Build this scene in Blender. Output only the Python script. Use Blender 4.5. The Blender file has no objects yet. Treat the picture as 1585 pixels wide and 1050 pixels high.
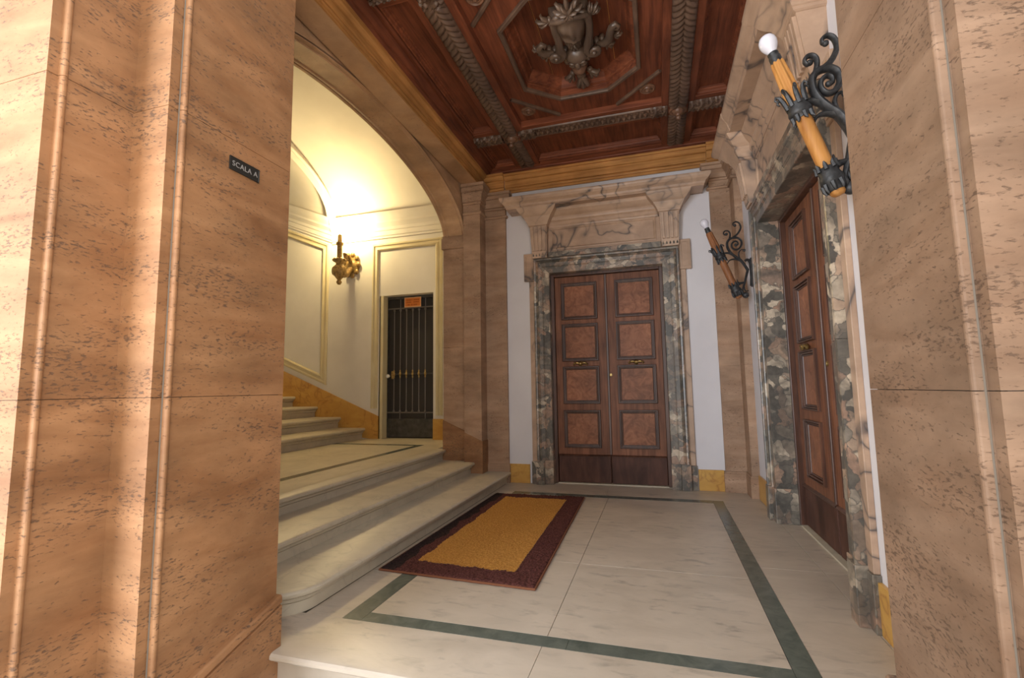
import bpy, bmesh, math, random
from mathutils import Vector, Matrix
random.seed(7)
scene = bpy.context.scene
COL = scene.collection
R = math.radians

# ------------------------------------------------------------------ camera
cam_data = bpy.data.cameras.new('camera')
cam_data.sensor_width = 36.0
cam_data.lens = 743.7 / 1585 * 36.0
cam_data.clip_start = 0.05
cam = bpy.data.objects.new('camera', cam_data)
COL.objects.link(cam)
yaw, pitch, roll = R(16.75), R(5.854), R(-0.90)
fw = Vector((-math.sin(yaw) * math.cos(pitch), math.cos(yaw) * math.cos(pitch), math.sin(pitch)))
rt = Vector((math.cos(yaw), math.sin(yaw), 0))
up = rt.cross(fw)
rt2 = math.cos(roll) * rt + math.sin(roll) * up
up2 = -math.sin(roll) * rt + math.cos(roll) * up
M = Matrix((rt2, up2, -fw)).transposed().to_4x4()
M.translation = Vector((0, 0, 1.3))
cam.matrix_world = M
scene.camera = cam

# ------------------------------------------------------------------ world, daylight, exposure
world = bpy.data.worlds.new('sky')
scene.world = world
world.use_nodes = True
bg = world.node_tree.nodes['Background']
bg.inputs[0].default_value = (1.0, 0.99, 0.975, 1)
bg.inputs[1].default_value = 1.1


def sun(name, direction, strength, angle, color):
    l = bpy.data.lights.new(name, 'SUN')
    l.energy = strength
    l.angle = R(angle)
    l.color = color
    o = bpy.data.objects.new(name, l)
    o.rotation_euler = Vector(direction).to_track_quat('-Z', 'Y').to_euler()
    COL.objects.link(o)
    return o


# sun standing over the roofs: it only reaches the paving of the open carriage court in front of the piers
sun('court_sun', (0.15, -0.42, -1.0), 9.0, 4, (1.0, 0.95, 0.88))
# daylight from the street gateway, behind the camera on the left
gl = bpy.data.lights.new('gateway_daylight', 'AREA')
gl.shape = 'RECTANGLE'
gl.size, gl.size_y = 2.0, 3.4
gl.energy = 84
gl.color = (0.80, 0.89, 1.0)
go_ = bpy.data.objects.new('gateway_daylight', gl)
COL.objects.link(go_)
gl.spread = R(95)
go_.location = (-3.7, -2.2, 1.9)
go_.rotation_euler = Vector((0.18, 1.0, 0.0)).to_track_quat('-Z', 'Y').to_euler()

vs = scene.view_settings
vs.view_transform = 'Standard'
vs.look = 'None'
vs.gamma = 1.0
vs.use_curve_mapping = False
vs.exposure = 0.90

# ------------------------------------------------------------------ materials
MAT = {}


class NT:
    def __init__(s, name, rough=0.6, metal=0.0, spec=0.5):
        s.m = bpy.data.materials.new(name)
        s.m.use_nodes = True
        s.t = s.m.node_tree
        s.b = s.t.nodes['Principled BSDF']
        s.b.inputs['Roughness'].default_value = rough
        s.b.inputs['Metallic'].default_value = metal
        s.b.inputs['Specular IOR Level'].default_value = spec
        s.geo = s.t.nodes.new('ShaderNodeNewGeometry')
        MAT[name] = s.m

    def link(s, a, b):
        s.t.links.new(a, b)

    def vec(s, scale=(1, 1, 1), rot=(0, 0, 0), loc=(0, 0, 0)):
        n = s.t.nodes.new('ShaderNodeMapping')
        n.inputs['Scale'].default_value = scale
        n.inputs['Rotation'].default_value = rot
        n.inputs['Location'].default_value = loc
        s.link(s.geo.outputs['Position'], n.inputs['Vector'])
        return n.outputs[0]

    def noise(s, vec, scale=5, detail=6, rough=0.55, dist=0.0):
        n = s.t.nodes.new('ShaderNodeTexNoise')
        n.inputs['Scale'].default_value = scale
        n.inputs['Detail'].default_value = detail
        n.inputs['Roughness'].default_value = rough
        n.inputs['Distortion'].default_value = dist
        s.link(vec, n.inputs['Vector'])
        return n.outputs['Fac']

    def voro(s, vec, scale=5, feature='F1', rnd=1.0):
        n = s.t.nodes.new('ShaderNodeTexVoronoi')
        n.feature = feature
        n.inputs['Scale'].default_value = scale
        n.inputs['Randomness'].default_value = rnd
        s.link(vec, n.inputs['Vector'])
        return n

    def ramp(s, fac, stops):
        n = s.t.nodes.new('ShaderNodeValToRGB')
        e = n.color_ramp.elements
        while len(e) > 1:
            e.remove(e[-1])
        for i, (p, c) in enumerate(stops):
            k = e[0] if i == 0 else e.new(p)
            k.position = p
            if not isinstance(c, (tuple, list)):
                c = (c, c, c)
            k.color = (*c, 1)
        s.link(fac, n.inputs['Fac'])
        return n.outputs['Color']

    def mix(s, fac, a, b, mode='MIX'):
        n = s.t.nodes.new('ShaderNodeMix')
        n.data_type = 'RGBA'
        n.blend_type = mode
        for k, v in ((0, fac), (6, a), (7, b)):
            if hasattr(v, 'links'):
                s.link(v, n.inputs[k])
            elif k == 0:
                n.inputs[0].default_value = v
            else:
                n.inputs[k].default_value = (*v, 1)
        return n.outputs[2]

    def math(s, op, a, b):
        n = s.t.nodes.new('ShaderNodeMath')
        n.operation = op
        for k, v in enumerate((a, b)):
            if hasattr(v, 'links'):
                s.link(v, n.inputs[k])
            else:
                n.inputs[k].default_value = v
        return n.outputs[0]

    def color(s, c):
        if hasattr(c, 'links'):
            s.link(c, s.b.inputs['Base Color'])
        else:
            s.b.inputs['Base Color'].default_value = (*c, 1)
        return s

    def bump(s, h, strength=0.3, dist=0.01):
        n = s.t.nodes.new('ShaderNodeBump')
        n.inputs['Strength'].default_value = strength
        n.inputs['Distance'].default_value = dist
        s.link(h, n.inputs['Height'])
        s.link(n.outputs[0], s.b.inputs['Normal'])
        return s


def flat(name, c, rough=0.6, metal=0.0, spec=0.5):
    return NT(name, rough, metal, spec).color(c)


def travertine(name, dark, light, pit=(0.10, 0.06, 0.04), tilt=0.2, amount=0.572):
    n = NT(name, 0.55, 0, 0.35)
    v = n.vec((1.0, 1.0, 4.5), (tilt, tilt, 0))
    base = n.ramp(n.noise(v, 1.6, 7, 0.6, 0.6), [(0.30, dark), (0.70, light)])
    cloud = n.ramp(n.noise(n.vec((1, 1, 2)), 2.2, 6, 0.62), [(0.3, 0.70), (0.7, 1.18)])
    base = n.mix(1.0, base, cloud, 'MULTIPLY')
    vp = n.vec((18, 18, 52), (tilt, tilt, 0))
    p = n.noise(vp, 2.2, 5, 0.6, 0.3)
    area = n.ramp(n.noise(n.vec((1, 1, 3.5), (tilt, tilt, 0)), 1.7, 3), [(0.36, 0.0), (0.66, 0.12)])
    pit_m = n.ramp(n.math('ADD', p, area), [(amount + 0.07, 0.0), (amount + 0.17, 0.8)])
    col = n.mix(pit_m, base, pit)
    n.color(col)
    inv = n.math('SUBTRACT', 1.0, pit_m)
    n.bump(inv, 0.5, 0.006)
    return n


travertine('travertine', (0.240, 0.108, 0.045), (0.370, 0.193, 0.092))
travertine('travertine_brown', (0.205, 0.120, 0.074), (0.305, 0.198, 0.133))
travertine('travertine_pale', (0.32, 0.185, 0.11), (0.44, 0.285, 0.185), amount=0.60)
travertine('arch_stone', (0.44, 0.25, 0.125), (0.57, 0.36, 0.21), amount=0.64)


def breccia(name, seed):
    n = NT(name, 0.32, 0, 0.5)
    w = n.vec((1, 1, 1), loc=(seed, seed * 2, 0))
    warp = n.t.nodes.new('ShaderNodeTexNoise')
    warp.inputs['Scale'].default_value = 4.0
    warp.inputs['Detail'].default_value = 5
    n.link(w, warp.inputs['Vector'])
    mx = n.t.nodes.new('ShaderNodeMix')
    mx.data_type = 'VECTOR'
    mx.inputs[0].default_value = 0.30
    n.link(w, mx.inputs[4])
    n.link(warp.outputs['Color'], mx.inputs[5])
    vo = n.voro(mx.outputs[1], 13)
    sep = n.t.nodes.new('ShaderNodeSeparateColor')
    n.link(vo.outputs['Color'], sep.inputs[0])
    cell = n.ramp(sep.outputs[0], [(0.0, (0.080, 0.070, 0.058)), (0.22, (0.165, 0.142, 0.115)), (0.36, (0.36, 0.22, 0.15)), (0.58, (0.40, 0.275, 0.19)), (0.74, (0.22, 0.185, 0.145)), (0.90, (0.52, 0.42, 0.31))])
    ed = n.voro(mx.outputs[1], 13, 'DISTANCE_TO_EDGE')
    em = n.ramp(ed.outputs['Distance'], [(0.0, 0.8), (0.05, 0.0)])
    c = n.mix(em, cell, (0.07, 0.065, 0.06))
    big = n.ramp(n.noise(w, 2.6, 4, 0.6, 0.8), [(0.44, 0.0), (0.56, 1.0)])
    dk = n.mix(0.66, c, (0.078, 0.071, 0.060))
    c = n.mix(big, dk, c)
    fine = n.ramp(n.noise(w, 26, 5), [(0.3, 0.75), (0.7, 1.2)])
    n.color(n.mix(1.0, c, fine, 'MULTIPLY'))


breccia('breccia', 0.0)
breccia('breccia_dark', 3.7)


def veined(name, base, base2, vein, scale=2.2, rough=0.35, vw=0.035, amt=0.75, det=6, dist=1.0):
    n = NT(name, rough, 0, 0.45)
    v = n.vec()
    b = n.ramp(n.noise(n.vec((1, 1, 1.6)), 2.5, 5, 0.6, 0.5), [(0.3, base2), (0.7, base)])
    a = n.noise(v, scale, det, 0.5, dist)
    d = n.math('ABSOLUTE', n.math('SUBTRACT', a, 0.5), 0)
    vm = n.ramp(d, [(0.0, amt), (vw * 0.35, amt * 0.35), (vw, 0.0)])
    msk = n.ramp(n.noise(v, 1.3, 2), [(0.36, 0.15), (0.52, 1.0)])
    vm = n.mix(1.0, vm, msk, 'MULTIPLY')
    n.color(n.mix(vm, b, vein))
    return n


veined('pink_marble', (0.54, 0.365, 0.25), (0.36, 0.235, 0.16), (0.07, 0.06, 0.06), 1.5, 0.38, 0.035, 0.95, 3.0, 0.7)
veined('siena', (0.62, 0.36, 0.09), (0.50, 0.25, 0.055), (0.28, 0.10, 0.03), 3.0, 0.35, 0.05, 0.6)
n = NT('white_marble', 0.36, 0, 0.45)
c_ = n.ramp(n.noise(n.vec((1.0, 1.6, 1)), 2.2, 6, 0.6, 0.6), [(0.28, (0.43, 0.36, 0.285)), (0.72, (0.56, 0.475, 0.385))])
d_ = n.noise(n.vec((4, 11, 4), (0, 0, 0.35)), 1.5, 5, 0.6, 0.4)
e_ = n.ramp(n.noise(n.vec(), 2.0, 3), [(0.40, 0.08), (0.60, 0.75)])
n.color(n.mix(n.mix(1.0, n.ramp(d_, [(0.53, 0.0), (0.70, 1.0)]), e_, 'MULTIPLY'), c_, (0.21, 0.185, 0.155)))
veined('step_marble', (0.58, 0.51, 0.39), (0.46, 0.40, 0.305), (0.24, 0.21, 0.17), 3.0, 0.42, 0.04, 0.25)
n = NT('green_marble', 0.25)
n.color(n.ramp(n.noise(n.vec(), 9, 7, 0.65, 0.8), [(0.3, (0.065, 0.08, 0.068)), (0.7, (0.13, 0.145, 0.12))]))
flat('court_paving', (0.62, 0.57, 0.50), 0.8)
flat('grout', (0.16, 0.135, 0.11), 0.9)

n = NT('plaster_white', 0.8, 0, 0.2)
n.color(n.ramp(n.noise(n.vec(), 1.2, 4), [(0.3, (0.64, 0.605, 0.62)), (0.7, (0.72, 0.69, 0.70))]))
n.bump(n.noise(n.vec(), 60, 4), 0.08, 0.004)
n = NT('plaster_cream', 0.75, 0, 0.2)
n.color(n.ramp(n.noise(n.vec(), 1.4, 4), [(0.3, (0.66, 0.62, 0.56)), (0.7, (0.74, 0.70, 0.64))]))
n.bump(n.noise(n.vec(), 50, 4), 0.06, 0.004)
n = NT('stucco_trim', 0.6, 0, 0.3)
n.color(n.ramp(n.noise(n.vec(), 3, 4), [(0.3, (0.58, 0.49, 0.30)), (0.7, (0.66, 0.58, 0.38))]))


def wood(name, dark, light, axis=1, rough=0.45, stretch=14, burl=False, spec=0.22):
    n = NT(name, rough + 0.08, 0, spec)
    sc = [stretch] * 3
    sc[axis] = 1.0
    v = n.vec(tuple(sc)) if not burl else n.vec((5, 5, 5))
    g = n.noise(v, 1.6 if not burl else 1.5, 7, 0.62, 0.6 if not burl else 2.2)
    c = n.ramp(g, [(0.28, dark), (0.72, light)])
    blot = n.ramp(n.noise(n.vec(), 2.3, 3), [(0.3, 0.70), (0.7, 1.18)])
    c = n.mix(1.0, c, blot, 'MULTIPLY')
    n.color(c)
    n.bump(g, 0.08, 0.004)


wood('ceiling_wood', (0.075, 0.022, 0.012), (0.25, 0.075, 0.035), 1)
wood('ceiling_wood_cross', (0.085, 0.024, 0.013), (0.27, 0.082, 0.037), 0)
wood('carved_wood', (0.055, 0.032, 0.023), (0.17, 0.10, 0.066), 1, 0.30, 5, spec=0.45)
wood('boss_wood', (0.11, 0.055, 0.033), (0.27, 0.135, 0.08), 1, 0.30, 5, spec=0.45)
wood('crest_wood', (0.06, 0.038, 0.027), (0.175, 0.112, 0.076), 1, 0.26, 4, spec=0.5)
wood('door_wood', (0.11, 0.040, 0.021), (0.30, 0.125, 0.066), 2, 0.36)
wood('door_burl', (0.17, 0.060, 0.028), (0.38, 0.155, 0.078), 2, 0.30, burl=True)
wood('door_moulding', (0.036, 0.015, 0.010), (0.135, 0.056, 0.032), 2, 0.26, spec=0.5)
wood('kick_wood', (0.055, 0.024, 0.017), (0.14, 0.062, 0.042), 2, 0.42, 5)
wood('grained_cornice', (0.38, 0.155, 0.042), (0.62, 0.31, 0.10), 0, 0.42, 22)
wood('grained_cornice_long', (0.35, 0.15, 0.042), (0.58, 0.29, 0.098), 1, 0.42, 22)
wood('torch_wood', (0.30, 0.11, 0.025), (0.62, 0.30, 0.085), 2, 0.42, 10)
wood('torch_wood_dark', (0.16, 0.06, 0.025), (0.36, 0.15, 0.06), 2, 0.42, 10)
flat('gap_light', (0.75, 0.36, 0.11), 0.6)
n = NT('wrought_iron', 0.48, 0.35, 0.5)
n.color(n.ramp(n.noise(n.vec(), 40, 4), [(0.3, (0.018, 0.018, 0.019)), (0.7, (0.055, 0.054, 0.055))]))
n.bump(n.noise(n.vec(), 70, 3), 0.25, 0.004)
n = NT('gate_iron', 0.5, 0.3, 0.5)
n.color(n.ramp(n.noise(n.vec(), 12, 4), [(0.3, (0.045, 0.043, 0.042)), (0.7, (0.10, 0.094, 0.088))]))
flat('gate_mesh', (0.035, 0.03, 0.027), 0.7)
flat('gate_bar', (0.17, 0.15, 0.135), 0.45, 0.4)
n = NT('brass', 0.33, 0.85)
n.color(n.ramp(n.noise(n.vec(), 30, 3), [(0.3, (0.26, 0.17, 0.06)), (0.7, (0.55, 0.40, 0.17))]))
n = NT('gilt_wood', 0.42, 0.45)
n.color(n.ramp(n.noise(n.vec(), 24, 4), [(0.3, (0.20, 0.12, 0.04)), (0.7, (0.50, 0.34, 0.13))]))
flat('porcelain', (0.80, 0.78, 0.74), 0.2)
flat('bulb_glass', (0.66, 0.64, 0.70), 0.10)
flat('plaque_metal', (0.035, 0.033, 0.030), 0.4, 0.4)
flat('plaque_letter', (0.38, 0.37, 0.36), 0.45, 0.3)
flat('notice_orange', (0.72, 0.22, 0.035), 0.6)
flat('notice_border', (0.76, 0.42, 0.20), 0.6)
flat('notice_ink', (0.42, 0.09, 0.012), 0.6)
n = NT('mat_maroon', 0.95, 0, 0.1)
n.color(n.ramp(n.noise(n.vec(), 75, 5), [(0.3, (0.035, 0.011, 0.010)), (0.72, (0.15, 0.055, 0.045))]))
n.bump(n.noise(n.vec(), 160, 3), 0.7, 0.01)
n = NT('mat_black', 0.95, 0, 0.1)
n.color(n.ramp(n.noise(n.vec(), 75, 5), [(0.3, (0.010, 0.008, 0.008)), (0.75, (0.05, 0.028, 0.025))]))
n = NT('mat_ochre', 0.95, 0, 0.1)
n.color(n.ramp(n.noise(n.vec(), 85, 5), [(0.3, (0.30, 0.13, 0.026)), (0.7, (0.56, 0.28, 0.07))]))
n.bump(n.noise(n.vec(), 170, 3), 0.6, 0.01)
flat('mat_binding', (0.17, 0.058, 0.024), 0.95)
m = flat('lit_bulb', (1, 0.9, 0.6), 0.4)
m.b.inputs['Emission Color'].default_value = (1.0, 0.80, 0.42, 1)
m.b.inputs['Emission Strength'].default_value = 60

# ------------------------------------------------------------------ mesh helpers


class MB:
    """Collects shapes; build() links them as one mesh object."""

    def __init__(s):
        s.v, s.f, s.mi = [], [], []
        s.cur = 0

    def add(s, vs, fs):
        o = len(s.v)
        s.v += [tuple(p) for p in vs]
        s.f += [tuple(i + o for i in f) for f in fs]
        s.mi += [s.cur] * len(fs)
        return s

    def box(s, x0, x1, y0, y1, z0, z1):
        return s.add([(x0, y0, z0), (x1, y0, z0), (x1, y1, z0), (x0, y1, z0), (x0, y0, z1), (x1, y0, z1), (x1, y1, z1), (x0, y1, z1)],
                     [(0, 3, 2, 1), (4, 5, 6, 7), (0, 1, 5, 4), (1, 2, 6, 5), (2, 3, 7, 6), (3, 0, 4, 7)])

    def tbox(s, T, u0, u1, v0, v1, n0, n1):
        P = [T(u, v, n) for n in (n0, n1) for (u, v) in ((u0, v0), (u1, v0), (u1, v1), (u0, v1))]
        return s.add(P, [(0, 3, 2, 1), (4, 5, 6, 7), (0, 1, 5, 4), (1, 2, 6, 5), (2, 3, 7, 6), (3, 0, 4, 7)])

    def loft(s, loops, closed=True, cap0=False, cap1=False, ring=False):
        k = len(loops[0])
        vs = [p for l in loops for p in l]
        fs = []
        nl = len(loops)
        for i in range(nl if ring else nl - 1):
            a, b = i * k, ((i + 1) % nl) * k
            for j in range(k if closed else k - 1):
                j2 = (j + 1) % k
                fs.append((a + j, a + j2, b + j2, b + j))
        if cap0:
            fs.append(tuple(range(k)))
        if cap1:
            fs.append(tuple((nl - 1) * k + j for j in range(k))[::-1])
        return s.add(vs, fs)

    def prism(s, poly, z0, z1):
        return s.loft([[(x, y, z0) for x, y in poly], [(x, y, z1) for x, y in poly]], True, True, True)

    def sweep(s, path, prof, T, closed=False, side=1, cap=False):
        n = len(path)
        loops = []
        for i, (u, v) in enumerate(path):
            def nrm(a, b):
                du, dv = b[0] - a[0], b[1] - a[1]
                l = math.hypot(du, dv) or 1
                return (-dv / l * side, du / l * side)
            ns = []
            if closed or i > 0:
                ns.append(nrm(path[i - 1], path[i]))
            if closed or i < n - 1:
                ns.append(nrm(path[i], path[(i + 1) % n]))
            mu = sum(a[0] for a in ns) / len(ns)
            mv = sum(a[1] for a in ns) / len(ns)
            q = mu * mu + mv * mv
            mu, mv = mu / q, mv / q
            loops.append([T(u + mu * d, v + mv * d, h) for d, h in prof])
        return s.loft(loops, cap, cap and not closed, cap and not closed, ring=closed)

    def tube(s, pts, rad, seg=10, cap=True, flat_=1.0, wide=None):
        pts = [Vector(p) for p in pts]
        n = len(pts)
        rr = rad if isinstance(rad, (list, tuple)) else [rad] * n
        tang = [(pts[min(i + 1, n - 1)] - pts[max(i - 1, 0)]).normalized() for i in range(n)]
        if wide is None:
            wide = Vector((0, 0, 1)) if abs(tang[0].z) < 0.9 else Vector((0, 1, 0))
        loops = []
        side = Vector(wide)
        for i in range(n):
            side = (side - tang[i] * side.dot(tang[i])).normalized()
            o = tang[i].cross(side)
            loops.append([tuple(pts[i] + (side * math.cos(a) + o * math.sin(a) * flat_) * rr[i]) for a in (2 * math.pi * k / seg for k in range(seg))])
        return s.loft(loops, True, cap, cap)

    def lathe(s, base, axis, prof, seg=20):
        base, axis = Vector(base), Vector(axis).normalized()
        a = axis.orthogonal().normalized()
        b = axis.cross(a)
        loops = [[tuple(base + axis * h + (a * math.cos(t) + b * math.sin(t)) * max(r, 1e-4)) for t in (2 * math.pi * k / seg for k in range(seg))] for r, h in prof]
        return s.loft(loops, True, True, True)

    def blob(s, c, r, seg=12, rings=8, rot=None):
        c = Vector(c)
        rx, ry, rz = r if isinstance(r, (tuple, list)) else (r, r, r)
        loops = []
        for i in range(rings + 1):
            t = math.pi * i / rings
            lp = []
            for k in range(seg):
                p = 2 * math.pi * k / seg
                q = Vector((rx * max(math.sin(t), 1e-3) * math.cos(p), ry * max(math.sin(t), 1e-3) * math.sin(p), rz * math.cos(t)))
                if rot is not None:
                    q = rot @ q
                lp.append(tuple(c + q))
            loops.append(lp)
        return s.loft(loops, True, True, True)

    def build(s, name, mat, parent=None, label=None, bevel=0.0, smooth=None, kind=None, group=None, cat=None, segs=2):
        vs = [Vector(p) for p in s.v]
        lo = Vector([min(p[i] for p in vs) for i in range(3)])
        hi = Vector([max(p[i] for p in vs) for i in range(3)])
        c = (lo + hi) / 2
        if parent is None:
            c.z = lo.z
        me = bpy.data.meshes.new(name)
        me.from_pydata([tuple(p - c) for p in vs], [], s.f)
        mats = mat if isinstance(mat, (list, tuple)) else [mat]
        for k in mats:
            me.materials.append(MAT[k])
        if len(mats) > 1:
            me.polygons.foreach_set('material_index', s.mi)
        bm = bmesh.new()
        bm.from_mesh(me)
        bmesh.ops.recalc_face_normals(bm, faces=bm.faces)
        bm.to_mesh(me)
        bm.free()
        if smooth:
            me.polygons.foreach_set('use_smooth', [True] * len(me.polygons))
            me.set_sharp_from_angle(angle=R(smooth))
        o = bpy.data.objects.new(name, me)
        COL.objects.link(o)
        place(o, c, parent)
        if bevel:
            md = o.modifiers.new('bevel', 'BEVEL')
            md.width = bevel
            md.segments = segs
            md.limit_method = 'ANGLE'
            md.angle_limit = R(40)
        tag(o, label, cat, group, kind)
        return o


WORLD_LOC = {}


def place(o, c, parent):
    WORLD_LOC[o.name] = Vector(c)
    if parent is not None:
        o.parent = parent
        o.location = Vector(c) - WORLD_LOC[parent.name]
    else:
        o.location = c


def tag(o, label=None, cat=None, group=None, kind=None):
    for k, v in (('label', label), ('category', cat), ('group', group), ('kind', kind)):
        if v:
            o[k] = v
    return o


def empty(name, loc, label=None, cat=None, group=None, kind=None, parent=None):
    o = bpy.data.objects.new(name, None)
    o.empty_display_size = 0.1
    COL.objects.link(o)
    place(o, Vector(loc), parent)
    return tag(o, label, cat, group, kind)


def arc(cx, cy, r, a0, a1, n):
    return [(cx + r * math.cos(R(a0 + (a1 - a0) * i / n)), cy + r * math.sin(R(a0 + (a1 - a0) * i / n))) for i in range(n + 1)]


def T_back(u, v, n):      # back wall: u to the right, v up, n out into the lobby
    return (u, 6.55 - n, v)


def T_right(u, v, n):     # right wall: u towards the passage, v up, n out into the lobby
    return (1.07 - n, -u, v)


def T_gate(u, v, n):      # far wall of the stair hall
    return (u, 7.55 - n, v)


def T_ceil(u, v, n):      # ceiling seen from below: v runs towards the passage, n down
    return (u, -v, 4.56 - n)

# ------------------------------------------------------------------ floors
floor = MB().box(-2.7, 1.30, 2.16, 6.72, -0.15, -0.028).build('floor', 'grout', None, 'pale marble lobby floor with a dark green inlaid border', kind='structure', cat='floor')
g = 0.0014
slabs = [(-1.68, -0.615, 2.605, 3.69), (-1.68, -0.615, 3.69, 5.87), (-0.615, 0.53, 2.605, 3.69), (-0.615, 0.53, 3.69, 5.87),
         (-2.05, -1.80, 2.50, 4.40), (-2.05, -1.80, 4.40, 6.00),
         (-2.05, -0.655, 6.00, 6.70), (-0.655, 1.04, 6.00, 6.70),
         (0.64, 1.04, 2.50, 3.93), (0.64, 1.04, 3.93, 6.00),
         (1.04, 1.29, 3.33, 3.93), (1.04, 1.29, 3.93, 5.18), (1.04, 1.10, 2.10, 3.33), (1.04, 1.10, 5.18, 6.70)]
for x0, x1, y0, y1 in slabs:
    MB().box(x0 + g, x1 - g, y0 + g, y1 - g, -0.03, 0.0).build('marble_slab', 'white_marble', floor, bevel=0.0012, segs=1)
for x0, x1, y0, y1 in [(-1.80, -1.68, 2.50, 4.10), (-1.80, -1.68, 4.10, 6.00), (0.53, 0.64, 2.50, 3.55), (0.53, 0.64, 3.55, 4.45), (0.53, 0.64, 4.45, 6.00),
                       (-1.68, -0.50, 2.50, 2.605), (-0.50, 0.53, 2.50, 2.605), (-1.68, -0.615, 5.87, 6.00), (-0.615, 0.53, 5.87, 6.00)]:
    MB().box(x0 + 0.0008, x1 - 0.0008, y0 + 0.0008, y1 - 0.0008, -0.03, 0.0004).build('inlay_strip', 'green_marble', floor, label='dark green marble inlay')
nose = [(2.50 - g, -0.03), (2.50 - g, 0.0), (2.105, 0.0), (2.09, -0.004), (2.08, -0.014), (2.08, -0.028), (2.09, -0.038), (2.11, -0.042), (2.115, -0.055), (2.14, -0.06), (2.14, -0.15)]
for x0, x1 in ((-2.6, -0.62), (-0.62, 1.04)):
    MB().loft([[(x, y, z) for y, z in nose] for x in (x0 + g, x1 - g)], True, True, True).build('nosing_slab', 'white_marble', floor, smooth=30)

ps = empty('entrance_steps', (-0.6, 1.6, -0.45), 'pale marble entrance steps between the two travertine piers', 'steps')
for k, y in enumerate((1.60, 1.12)):
    z = -0.15 * (k + 1)
    pr = [(y + 0.52, z - 0.15), (y + 0.52, z), (y + 0.025, z), (y + 0.01, z - 0.004), (y, z - 0.014), (y, z - 0.028), (y + 0.01, z - 0.038), (y + 0.03, z - 0.042), (y + 0.03, z - 0.15)]
    x0, x1 = ((-1.916, 0.736), (-2.16, 0.98))[k]
    MB().loft([[(x, a, b) for a, b in pr] for x in (x0, x1)], True, True, True).build('step', 'step_marble', ps, smooth=30)
MB().box(-9, 7, -9, 1.16, -0.55, -0.45).build('passage_floor', 'court_paving', None, 'worn stone floor of the carriage passage before the piers', kind='structure', cat='floor')

# ------------------------------------------------------------------ front piers (stepped travertine jambs)


def pier_plan(fx, sgn, outer):
    """plan of a stepped jamb: fx is the inner face, sgn +1 when the stone lies on the -X side."""
    p = [(0, 2.15), (0, 1.522)]
    p += [(0.012 * math.sin(a), 1.510 + 0.012 * math.cos(a)) for a in (math.pi * k / 8 for k in range(1, 9))]
    p += [(-0.016, 1.494), (-0.016, 1.45), (-0.22, 1.45), (-0.22, 1.200)]
    p += [(-0.22 + 0.011 * math.sin(a), 1.188 + 0.011 * math.cos(a)) for a in (math.pi * k / 8 for k in range(1, 9))]
    p += [(-0.236, 1.175), (-0.236, 1.14), (-outer, 1.14), (-outer, 2.15)]
    return [(fx + sgn * u, y) for u, y in p]


def pier(name, fx, sgn, outer, mat, label, courses):
    root = empty(name, (fx - sgn * outer / 2, 1.65, -0.45), label, 'pillar', kind='structure')
    plan = pier_plan(fx, sgn, outer)
    MB().prism([(x - sgn * 0.02 if i not in (0, len(plan) - 1) else x - sgn * 0.02, y + (0.01 if y < 1.5 else -0.01)) for i, (x, y) in enumerate(plan)], -0.44, courses[-1] - 0.01).build('core', 'grout', root)
    for a, b in zip(courses, courses[1:]):
        MB().prism(plan, a + 0.0012, b - 0.0012).build('travertine_block', mat, root)
    return root


pl_ = pier('pillar_left', -1.95, 1, 2.2, 'travertine', 'tall travertine pier with stepped moulded edges and a small dark plaque', [-0.45, 1.285, 2.54, 3.80, 5.2])
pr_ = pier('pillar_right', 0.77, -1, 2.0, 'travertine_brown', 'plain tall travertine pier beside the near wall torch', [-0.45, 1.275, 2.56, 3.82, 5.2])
# raking plinth of the piers, rising with the entrance steps
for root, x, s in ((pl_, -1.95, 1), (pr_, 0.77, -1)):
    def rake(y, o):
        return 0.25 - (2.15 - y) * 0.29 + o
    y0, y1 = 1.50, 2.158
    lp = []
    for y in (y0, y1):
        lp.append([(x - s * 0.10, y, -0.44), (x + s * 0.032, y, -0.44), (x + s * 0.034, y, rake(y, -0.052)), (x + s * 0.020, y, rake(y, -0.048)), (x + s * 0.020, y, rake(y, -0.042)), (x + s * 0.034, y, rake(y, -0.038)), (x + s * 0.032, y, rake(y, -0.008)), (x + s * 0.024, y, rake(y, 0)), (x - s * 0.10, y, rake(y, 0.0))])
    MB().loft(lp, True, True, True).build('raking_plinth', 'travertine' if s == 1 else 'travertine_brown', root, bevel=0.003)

# ------------------------------------------------------------------ lobby walls


def wall_with_door(name, T, u0, u1, d0, d1, dtop, ztop, thick, label, mat='plaster_white'):
    m = MB()
    m.tbox(T, u0, d0, -0.03, ztop, -thick, 0)
    m.tbox(T, d1, u1, -0.03, ztop, -thick, 0)
    m.tbox(T, d0, d1, dtop, ztop, -thick, 0)
    return m.build(name, mat, None, label, kind='structure', cat='wall')


wall_with_door('wall_back', T_back, -2.5, 1.4, -1.42, 0.14, 2.93, 4.7, 0.35, 'white plastered end wall around the double door')
wall_with_door('wall_right', T_right, -6.9, -2.12, -5.18, -3.33, 2.93, 4.7, 0.4, 'white plastered side wall with a panelled door and wall torches')

# pilasters and their capitals


def capital(m, rects, T=None):
    """rects: list of (half widths grow, z) for a rectangular footprint"""
    m.loft(rects, True, True, True)


def rect(x0, x1, y0, y1, z, o=0.0, sides='xXyY'):
    a = x0 - (o if 'x' in sides else 0)
    b = x1 + (o if 'X' in sides else 0)
    c = y0 - (o if 'y' in sides else 0)
    d = y1 + (o if 'Y' in sides else 0)
    return [(a, c, z), (b, c, z), (b, d, z), (a, d, z)]


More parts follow.
